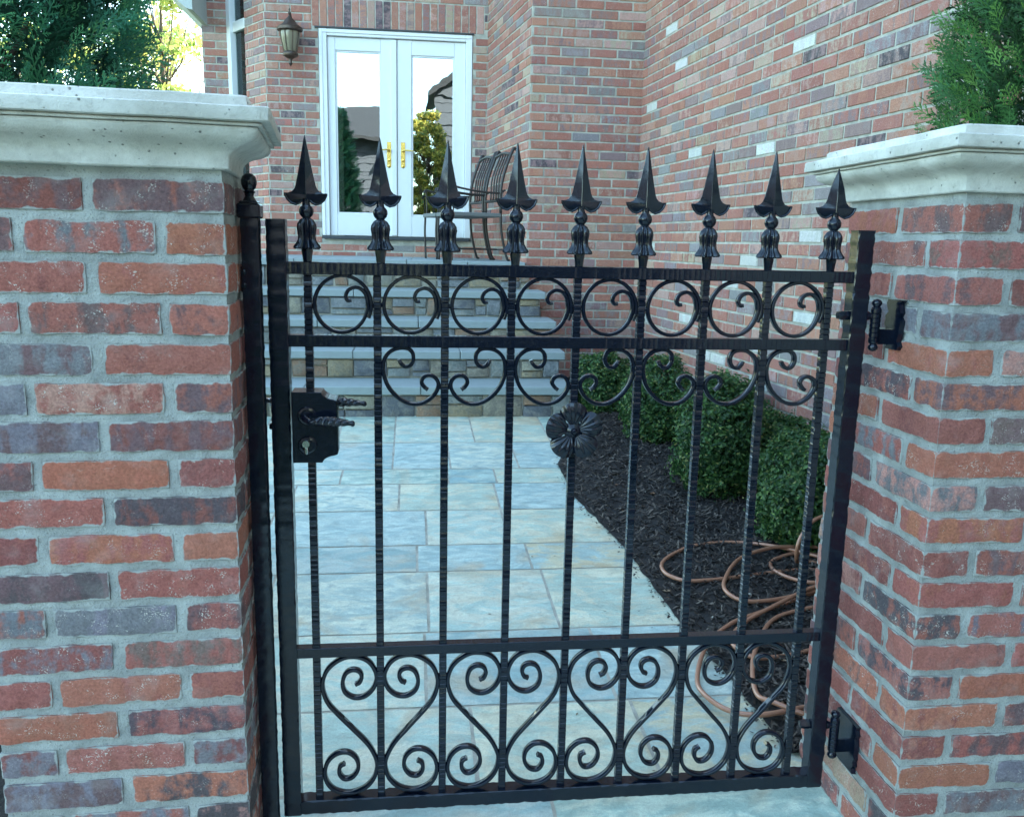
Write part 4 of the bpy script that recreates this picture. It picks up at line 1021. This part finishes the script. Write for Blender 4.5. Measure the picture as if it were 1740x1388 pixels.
boxwood(1.69, 4.42, .23, .46, 'boxwood close against the brick wall, third from the steps', 7000)
boxwood(1.46, 3.86, .205, .56, 'tall dark boxwood in the middle of the row', 10000)
boxwood(1.78, 3.90, .22, .37, 'low boxwood tucked in the corner by the wall with yellowed leaves', 6500)
boxwood(1.64, 3.26, .225, .48, 'nearest boxwood, in front of the right pillar, with the hose below it', 12000)

# arborvitae: flat fans of scale leaves
def frond():
    V = []; F = []
    def strip(a, b_, w0, w1, tz=0):
        a = np.array(a); b_ = np.array(b_); d = b_-a; n = np.array([-d[1], d[0], 0]); n = n/np.linalg.norm(n); k = len(V)
        V.extend([a-n*w0, a+n*w0, b_+n*w1, b_-n*w1]); F.append((k, k+1, k+2, k+3))
    L_ = 1.0; strip((0, 0, 0), (0, L_, -.12), .018, .010)
    for i in range(1, 9):
        t = i/9; sg = 1 if i % 2 else -1; ln_ = .52*(1-t*.62)*(.55+.45*math.sin(t*3)); a = R(38)
        b0 = (0, t*L_, -.12*t*t); e = (sg*ln_*math.sin(a), t*L_+ln_*math.cos(a), -.12*t*t-.10*ln_)
        strip(b0, e, .019, .011)
        for j in (.35, .62, .85):
            m_ = tuple(b0[q]+(e[q]-b0[q])*j for q in range(3)); l2 = ln_*.38*(1.15-j)
            for s2_ in (-1, 1):
                ang = sg*a+s2_*R(40); strip(m_, (m_[0]+l2*math.sin(ang), m_[1]+l2*math.cos(ang), m_[2]-.03), .017, .009)
    return np.array(V), F
FV, FF = frond()
def arborvitae(x, y, r0, zlo, ztop, label, n=1500, scale=.085, tint=(1, 1, 1), seed=0, core=.60):
    zb = gz(y)-.02; t = thing('arborvitae', label, 'evergreen', 'evergreens behind the pillars', (x, y, zb)); f = MB(); tr = MB()
    nf = len(FV); rd = random.Random(seed); allV = []; allC = []; F = []; off = 0
    for k in range(n):
        h = rd.random()**.85; z = zlo+(ztop-zlo)*h
        rr = r0*(1-.62*h**1.6)*(1+.16*noise.noise(Vector((x+h*4, k*.0, seed)))); a = rd.uniform(0, 2*math.pi)
        lump = 1+.20*noise.noise(Vector((math.cos(a)*2.2, math.sin(a)*2.2, z*3.6+seed)))
        ins = rd.random()**2*.30; rad = rr*lump*(1-ins)-scale*.55
        out = Vector((math.cos(a), math.sin(a), 0)); el = R(rd.uniform(5, 62)); d = (out*math.cos(el)+Vector((0, 0, 1))*math.sin(el)); d = (d+Vector((rd.uniform(-.35, .35), rd.uniform(-.35, .35), rd.uniform(-.2, .2)))).normalized()
        q = Vector((rd.gauss(0, 1), rd.gauss(0, 1), rd.gauss(0, 1))); s_ = d.cross(q).normalized(); s_ = (s_*.65+d.cross(out).normalized()*.2+Vector((rd.uniform(-.4, .4),)*3)*.4); s_ = (s_-d*s_.dot(d)).normalized(); u = d.cross(s_)
        sc_ = scale*rd.uniform(.7, 1.25); P = np.array([x+out.x*rad, y+out.y*rad, z])
        Mx = np.array([s_, d, u]); v = FV@Mx*sc_+P; allV.append(v)
        c = rd.choice([(.08, .24, .10), (.055, .18, .08), (.11, .29, .11), (.16, .36, .12), (.07, .21, .11)]); kk = rd.uniform(.8, 1.2)
        allC.append(np.tile((c[0]*kk*tint[0], c[1]*kk*tint[1], c[2]*kk*tint[2], 1), (nf, 1)))
    V = np.concatenate(allV); Cc = np.concatenate(allC)
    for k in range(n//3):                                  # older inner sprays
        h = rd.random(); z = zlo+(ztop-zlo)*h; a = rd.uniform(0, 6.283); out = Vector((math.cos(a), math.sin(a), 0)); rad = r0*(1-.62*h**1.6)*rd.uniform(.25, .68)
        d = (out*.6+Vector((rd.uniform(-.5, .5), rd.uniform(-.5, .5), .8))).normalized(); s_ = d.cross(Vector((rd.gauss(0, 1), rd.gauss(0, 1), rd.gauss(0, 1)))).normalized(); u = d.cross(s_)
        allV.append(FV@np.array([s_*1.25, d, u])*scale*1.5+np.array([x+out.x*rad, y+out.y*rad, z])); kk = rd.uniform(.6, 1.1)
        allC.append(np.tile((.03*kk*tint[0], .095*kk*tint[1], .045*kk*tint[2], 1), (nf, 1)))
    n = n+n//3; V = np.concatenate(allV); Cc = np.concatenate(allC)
    Fa = np.array(FF); Fl = (Fa[None]+(np.arange(n)*nf)[:, None, None]).reshape(-1, 4)
    f.v.append(V); f.f = [tuple(q) for q in Fl.tolist()]; f.n = len(V); f.a = {'c1': [(0, Cc)]}
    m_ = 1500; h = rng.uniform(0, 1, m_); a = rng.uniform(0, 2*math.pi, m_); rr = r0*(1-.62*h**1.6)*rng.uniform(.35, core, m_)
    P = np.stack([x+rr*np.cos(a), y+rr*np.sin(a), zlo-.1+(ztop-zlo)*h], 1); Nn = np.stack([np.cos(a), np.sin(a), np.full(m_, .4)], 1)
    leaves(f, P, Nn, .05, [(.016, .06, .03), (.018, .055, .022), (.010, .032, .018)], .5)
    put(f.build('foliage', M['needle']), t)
    tr.tube([(x, y, zb), (x, y, zlo), (x+.01, y, ztop-.15)], [.035, .03, .01], 10)
    for k in range(26):
        a = random.uniform(0, 6.3); z = zlo+(ztop-zlo)*random.random()*.8; rr = r0*.6
        tr.tube([(x, y, z), (x+rr*.5*math.cos(a), y+rr*.5*math.sin(a), z+.08), (x+rr*math.cos(a), y+rr*math.sin(a), z+.24)], [.010, .007, .003], 6)
    put(tr.build('trunk', M['bark']), t)
arborvitae(-1.22, 2.75, .635, -1.15, 1.85, 'dense feathery evergreen rising behind the cap of the left pillar', 4600, .115, (.75, 1, 1.25), 3)
arborvitae(1.68, 2.24, .345, -.95, 1.75, 'feathery evergreen behind the right pillar against the brick wall', 4200, .085, (1.15, 1.05, .75), 8)

# ------------------------------------------------------------------ hose
hp = [(1.90, 3.30, .02), (1.86, 3.12, .10), (1.73, 3.02, .20), (1.62, 3.00, .215), (1.535, 2.985, .205), (1.472, 2.945, .175), (1.438, 2.92, .135), (1.440, 2.93, .08), (1.478, 2.985, .03), (1.56, 3.00, .02), (1.66, 2.90, .02), (1.62, 2.80, .03), (1.453, 2.80, .035),
      (1.387, 2.851, .03), (1.358, 2.933, .025), (1.374, 3.005, .02), (1.43, 3.055, .02), (1.53, 3.08, .025), (1.68, 3.02, .02), (1.72, 2.93, .02), (1.62, 2.92, .02), (1.467, 2.942, .02), (1.318, 2.919, .02), (1.168, 2.888, .02), (1.073, 2.873, .02), (.986, 2.878, .02), (.937, 2.950, .02), (.967, 3.055, .02), (1.105, 3.175, .02), (1.252, 3.213, .02),
      (1.376, 3.185, .025), (1.49, 3.10, .035), (1.62, 2.98, .035), (1.74, 2.90, .03), (1.76, 3.02, .04), (1.64, 3.08, .045), (1.484, 3.10, .045), (1.379, 3.08, .045), (1.233, 2.985, .045), (1.118, 2.815, .04), (1.105, 2.73, .035), (1.151, 2.683, .03), (1.262, 2.69, .03), (1.428, 2.737, .035), (1.58, 2.81, .035), (1.68, 2.84, .03),
      (1.66, 2.77, .03), (1.438, 2.745, .025), (1.306, 2.684, .02), (1.173, 2.619, .02), (1.042, 2.546, .02), (.919, 2.422, .015), (.836, 2.259, .006), (.832, 2.168, .006), (.874, 2.093, .006), (.946, 2.060, .012), (1.05, 2.067, .02), (1.17, 2.10, .02), (1.32, 2.20, .02), (1.36, 2.33, .02), (1.264, 2.371, .02), (1.155, 2.343, .02), (1.04, 2.34, .02), (1.0, 2.42, .028), (1.08, 2.53, .03),
      (1.22, 2.62, .04), (1.42, 2.735, .05), (1.52, 2.74, .045), (1.45, 2.66, .03), (1.217, 2.575, .025), (1.088, 2.411, .035), (1.012, 2.279, .035), (.973, 2.150, .02), (1.0, 2.085, .03), (1.10, 2.02, .02), (1.22, 2.0, .02)]
hs_ = catmull([(x, y, gz(y)+.020+z) for x, y, z in hp], 7)
hb = MB(); hb.tube(hs_, .0074, 12); tag(hb.build('garden_hose', M['hose'], None, True), 'copper coloured garden hose in loose loops on the mulch and path', 'hose')

# ------------------------------------------------------------------ porch chairs
def chair(y0, y1, dx, label, rot=R(15), px=.79, py=7.05):
    t = thing('patio_chair', label, 'chair', 'metal chairs on the porch', ((.2+.75)/2+dx, (y0+y1)/2, PD)); cb = PD
    def tb(name, pls, r, n=8, mat='chair'):
        m = MB()
        for pl in pls: m.tube([(p[0]+dx, p[1], p[2]) for p in catmull([(.79-(.79-q[0])*.84, q[1], q[2]) for q in pl], 5)], r, n)
        return put(m.build(name, M[mat], None, True), t)
    for y in (y0, y1):
        tb('leg', [[(.205, y, cb), (.20, y, cb+.12), (.195, y, cb+.24), (.20, y, cb+.345)]], .0095)
        tb('leg', [[(.790, y, cb+.002), (.765, y, cb+.02), (.735, y, cb+.10), (.700, y, cb+.24), (.690, y, cb+.38)]], .011)
        tb('arm_rest', [[(.735, y, cb+.56), (.66, y, cb+.535), (.48, y, cb+.54), (.30, y, cb+.56), (.205, y, cb+.575), (.185, y, cb+.55)]], .008)
        tb('arm_post', [[(.215, y, cb+.35), (.215, y, cb+.46), (.205, y, cb+.575)]], .006)
    tb('stretcher', [[(.205, y0, cb+.09), (.205, (y0+y1)/2, cb+.09), (.205, y1, cb+.09)], [(.740, y0, cb+.09), (.740, (y0+y1)/2, cb+.09), (.740, y1, cb+.09)], [(.205, (y0+y1)/2, cb+.09), (.47, (y0+y1)/2, cb+.09), (.74, (y0+y1)/2, cb+.09)]], .006)
    s_ = MB(); s_.box(.275+dx, .715+dx, y0-.01, y1+.01, cb+.345, cb+.378, .006); put(s_.build('seat', M['sling'], None, 30), t)
    tb('backrest', [[(.690, y, cb+.38), (.685, y, cb+.52), (.715, y, cb+.68), (.790, y, cb+.85), (.815, y, cb+.885), (.835, y, cb+.875)] for y in (y0, y1)]+
       [[(.785, y0, cb+.84), (.79, (y0+y1)/2, cb+.86), (.785, y1, cb+.84)], [(.690, y0, cb+.48), (.70, (y0+y1)/2, cb+.48), (.690, y1, cb+.48)]], .0125)
    sl = MB()
    for k in range(1, 5):
        y = y0+(y1-y0)*k/6; sl.tube([(p[0]+dx, p[1], p[2]) for p in catmull([(.705, y, cb+.48), (.715, y, cb+.66), (.785, y, cb+.845)], 6)], .007, 6)
    put(sl.build('back_slat', M['chair'], None, True), t)
    c = Vector((px, py, 0)); t.rotation_euler.z = rot; t.location = c+Matrix.Rotation(rot, 3, 'Z') @ (t.location-c)
chair(7.05, 7.40, .0, 'dark metal patio chair nearer the gate, seen from its side on the porch')
chair(7.46, 7.80, .0, 'dark metal patio chair standing closer to the white doors')

# ------------------------------------------------------------------ trees
def tree(name, x, y, zb, h, r, cols, label, n=7000, ls=.10, clusters=60, group=None, zc=.62, blob=.55, cat='tree', trunk=.11, vz=.42):
    t = thing(name, label, cat, group, (x, y, zb)); f = MB(); w = MB(); top = zb+h
    w.tube([(x, y, zb-.1), (x+.04*h*.2, y, zb+h*.3), (x-.03*h*.2, y, zb+h*.6), (x, y, zb+h*.9)], [trunk, trunk*.8, trunk*.5, trunk*.1], 10)
    P = []; Nn = []
    for k in range(clusters):
        a = random.uniform(0, 6.283); v = random.uniform(-1, 1); rr = random.uniform(.35, 1)
        c = Vector((x+r*rr*math.cos(a)*math.sqrt(1-v*v*.8), y+r*rr*math.sin(a)*math.sqrt(1-v*v*.8), zb+h*zc+h*vz*v))
        hh = max(.18, (c.z-zb)/h-.22); b0 = Vector((x, y, zb+h*min(hh, .8)))
        md = (b0+c)/2+Vector((0, 0, -.04*h))
        w.tube([b0, md, c], [trunk*.28, trunk*.16, trunk*.05], 6)
        m_ = n//clusters; q = rng.normal(size=(m_, 3)); q /= np.linalg.norm(q, axis=1)[:, None]; rad = blob*r*.5*random.uniform(.6, 1.15)
        P.append(np.array(c)+q*rad*(rng.uniform(0, 1, m_)**.45)[:, None]*np.array([1, 1, .62])); Nn.append(q)
    leaves(f, np.concatenate(P), np.concatenate(Nn), ls, cols, .6)
    put(f.build('crown', M['leaf']), t); put(w.build('trunk', M['bark'], None, True), t); return t
SUN = [(.26, .36, .09), (.34, .44, .11), (.44, .48, .13), (.20, .30, .08), (.5, .46, .14)]
g0 = gz(5.6)
tree('background_tree', -4.3, 16.5, g0, 6.2, 1.15, SUN, 'sunlit yellow green tree with open limbs between evergreen and house', 4200, .11, 34, 'sunlit trees beyond the house', .58, .62, trunk=.09, vz=.36)
tree('background_tree', -7.6, 27, g0, 8.5, 2.6, SUN, 'hazy bright tree far behind the open limbed one', 4200, .2, 46, 'sunlit trees beyond the house', .42, .6, trunk=.14, vz=.40)
tree('background_tree', -12.2, 30, g0, 9, 3.2, SUN, 'bright tree beyond the evergreen at the far left', 5000, .24, 40, 'sunlit trees beyond the house', .45, .6, trunk=.16)
GOLD = [(.30, .30, .05), (.42, .36, .06), (.16, .22, .05), (.10, .16, .04), (.5, .40, .08)]
tree('garden_tree', .40, -5.6, gz(-1.3), 4.7, .66, GOLD, 'golden leaved tree behind the viewer mirrored in the right door', 26000, .06, 90, None, .66, .62, trunk=.06, vz=.30)

# ------------------------------------------------------------------ neighbour house mirrored in the doors
nh = thing('neighbour_house', 'grey sided house with low roofline and gable, mirrored in the door glass', 'house', None, (0, -11, gz(-1.3)))
zg = gz(-1.3)-.1
def siding(mb, x0, x1, y, z0, z1, ztopf=None, st=.16):
    z = z0
    while z < z1:
        zt = min(z+st, z1); a, b_ = x0, x1
        if ztopf: a, b_ = ztopf(z)
        if b_-a > .05: mb.add([(a, y+.018, z), (b_, y+.018, z), (b_, y, zt), (a, y, zt), (a, y, z), (b_, y, z)], [(0, 1, 2, 3), (0, 1, 5, 4)])
        z += st
w = MB(); siding(w, -9, -.35, -9.0, zg, 2.75); put(w.build('siding_wall', M['siding']), nh)
w = MB(); w.add([(-9.4, -8.6, 2.70), (.0, -8.6, 2.70), (.0, -12, 3.95), (-9.4, -12, 3.95), (-9.4, -8.6, 2.82), (.0, -8.6, 2.82), (.0, -12, 4.07), (-9.4, -12, 4.07)], [(0, 1, 2, 3), (4, 5, 6, 7), (0, 1, 5, 4), (1, 2, 6, 5), (2, 3, 7, 6), (3, 0, 4, 7)]); put(w.build('roof', M['roof']), nh)
w = MB(); siding(w, .62, 7.5, -7.2, zg, 3.72, st=.27); siding(w, .55, 7.5, -7.15, 3.72, 6.4, lambda z: (.60+(z-3.72)*1.6, 7.7-(z-3.72)*1.6), .27); put(w.build('siding_wall', M['siding']), nh)
w = MB()
w.add([(.40, -6.9, 3.65), (4.15, -6.9, 6.05), (4.15, -10, 6.05), (.40, -10, 3.65), (.40, -6.9, 3.83), (4.15, -6.9, 6.23), (4.15, -10, 6.23), (.40, -10, 3.83)], [(0, 1, 2, 3), (4, 5, 6, 7), (0, 1, 5, 4), (1, 2, 6, 5), (2, 3, 7, 6), (3, 0, 4, 7)])
w.add([(8.05, -6.9, 3.65), (4.15, -6.9, 6.05), (4.15, -10, 6.05), (8.05, -10, 3.65), (8.05, -6.9, 3.83), (4.15, -6.9, 6.23), (4.15, -10, 6.23), (8.05, -10, 3.83)], [(0, 1, 2, 3), (4, 5, 6, 7), (0, 1, 5, 4), (1, 2, 6, 5), (2, 3, 7, 6), (3, 0, 4, 7)])
put(w.build('roof', M['roof']), nh)

# ------------------------------------------------------------------ camera, light, render
cam = bpy.data.cameras.new('camera'); co = bpy.data.objects.new('camera', cam); COL.objects.link(co); sc.camera = co
yaw, pitch, roll = R(6.7704), R(10.8868), R(-1.2240)
f_ = Vector((math.sin(yaw)*math.cos(pitch), math.cos(yaw)*math.cos(pitch), -math.sin(pitch))); r_ = Vector((math.cos(yaw), -math.sin(yaw), 0)); d_ = f_.cross(r_)
rr_ = r_*math.cos(roll)+d_*math.sin(roll); dd_ = -r_*math.sin(roll)+d_*math.cos(roll)
Mx = Matrix((rr_, -dd_, -f_)).transposed(); co.matrix_world = Mx.to_4x4()
cam.sensor_width = 36; cam.sensor_fit = 'HORIZONTAL'; cam.lens = 36*1459/1740; cam.clip_start = .02; cam.clip_end = 400
AZ, EL = R(38), R(36)
W = bpy.data.worlds.new('World'); sc.world = W; W.use_nodes = True; nt = W.node_tree; bg = nt.nodes['Background']
sk = nt.nodes.new('ShaderNodeTexSky'); sk.sky_type = 'NISHITA'; sk.sun_disc = False; sk.sun_elevation = EL; sk.sun_rotation = AZ
sk.air_density = 1.0; sk.dust_density = 1.5; sk.ozone_density = 1.0
tm = nt.nodes.new('ShaderNodeMix'); tm.data_type = 'RGBA'; tm.blend_type = 'MULTIPLY'; tm.inputs[0].default_value = 1; tm.inputs[7].default_value = (.96, 1.06, .94, 1); nt.links.new(sk.outputs[0], tm.inputs[6]); nt.links.new(tm.outputs[2], bg.inputs[0]); bg.inputs[1].default_value = .15
sl = bpy.data.lights.new('sun', 'SUN'); sl.energy = 4.5; sl.angle = R(.5); sl.color = (1, .93, .82); so_ = bpy.data.objects.new('sun', sl); COL.objects.link(so_)
sd = Vector((math.sin(AZ)*math.cos(EL), math.cos(AZ)*math.cos(EL), math.sin(EL))); so_.rotation_euler = sd.to_track_quat('Z', 'Y').to_euler(); so_.location = (5, 10, 12)
sc.render.engine = 'CYCLES'; sc.cycles.max_bounces = 6; sc.cycles.diffuse_bounces = 4; sc.cycles.glossy_bounces = 3; sc.cycles.transparent_max_bounces = 8
sc.view_settings.view_transform = 'Standard'; sc.view_settings.look = 'None'; sc.view_settings.exposure = 3.05; sc.view_settings.gamma = 1
sc.render.resolution_x = 1024; sc.render.resolution_y = 816
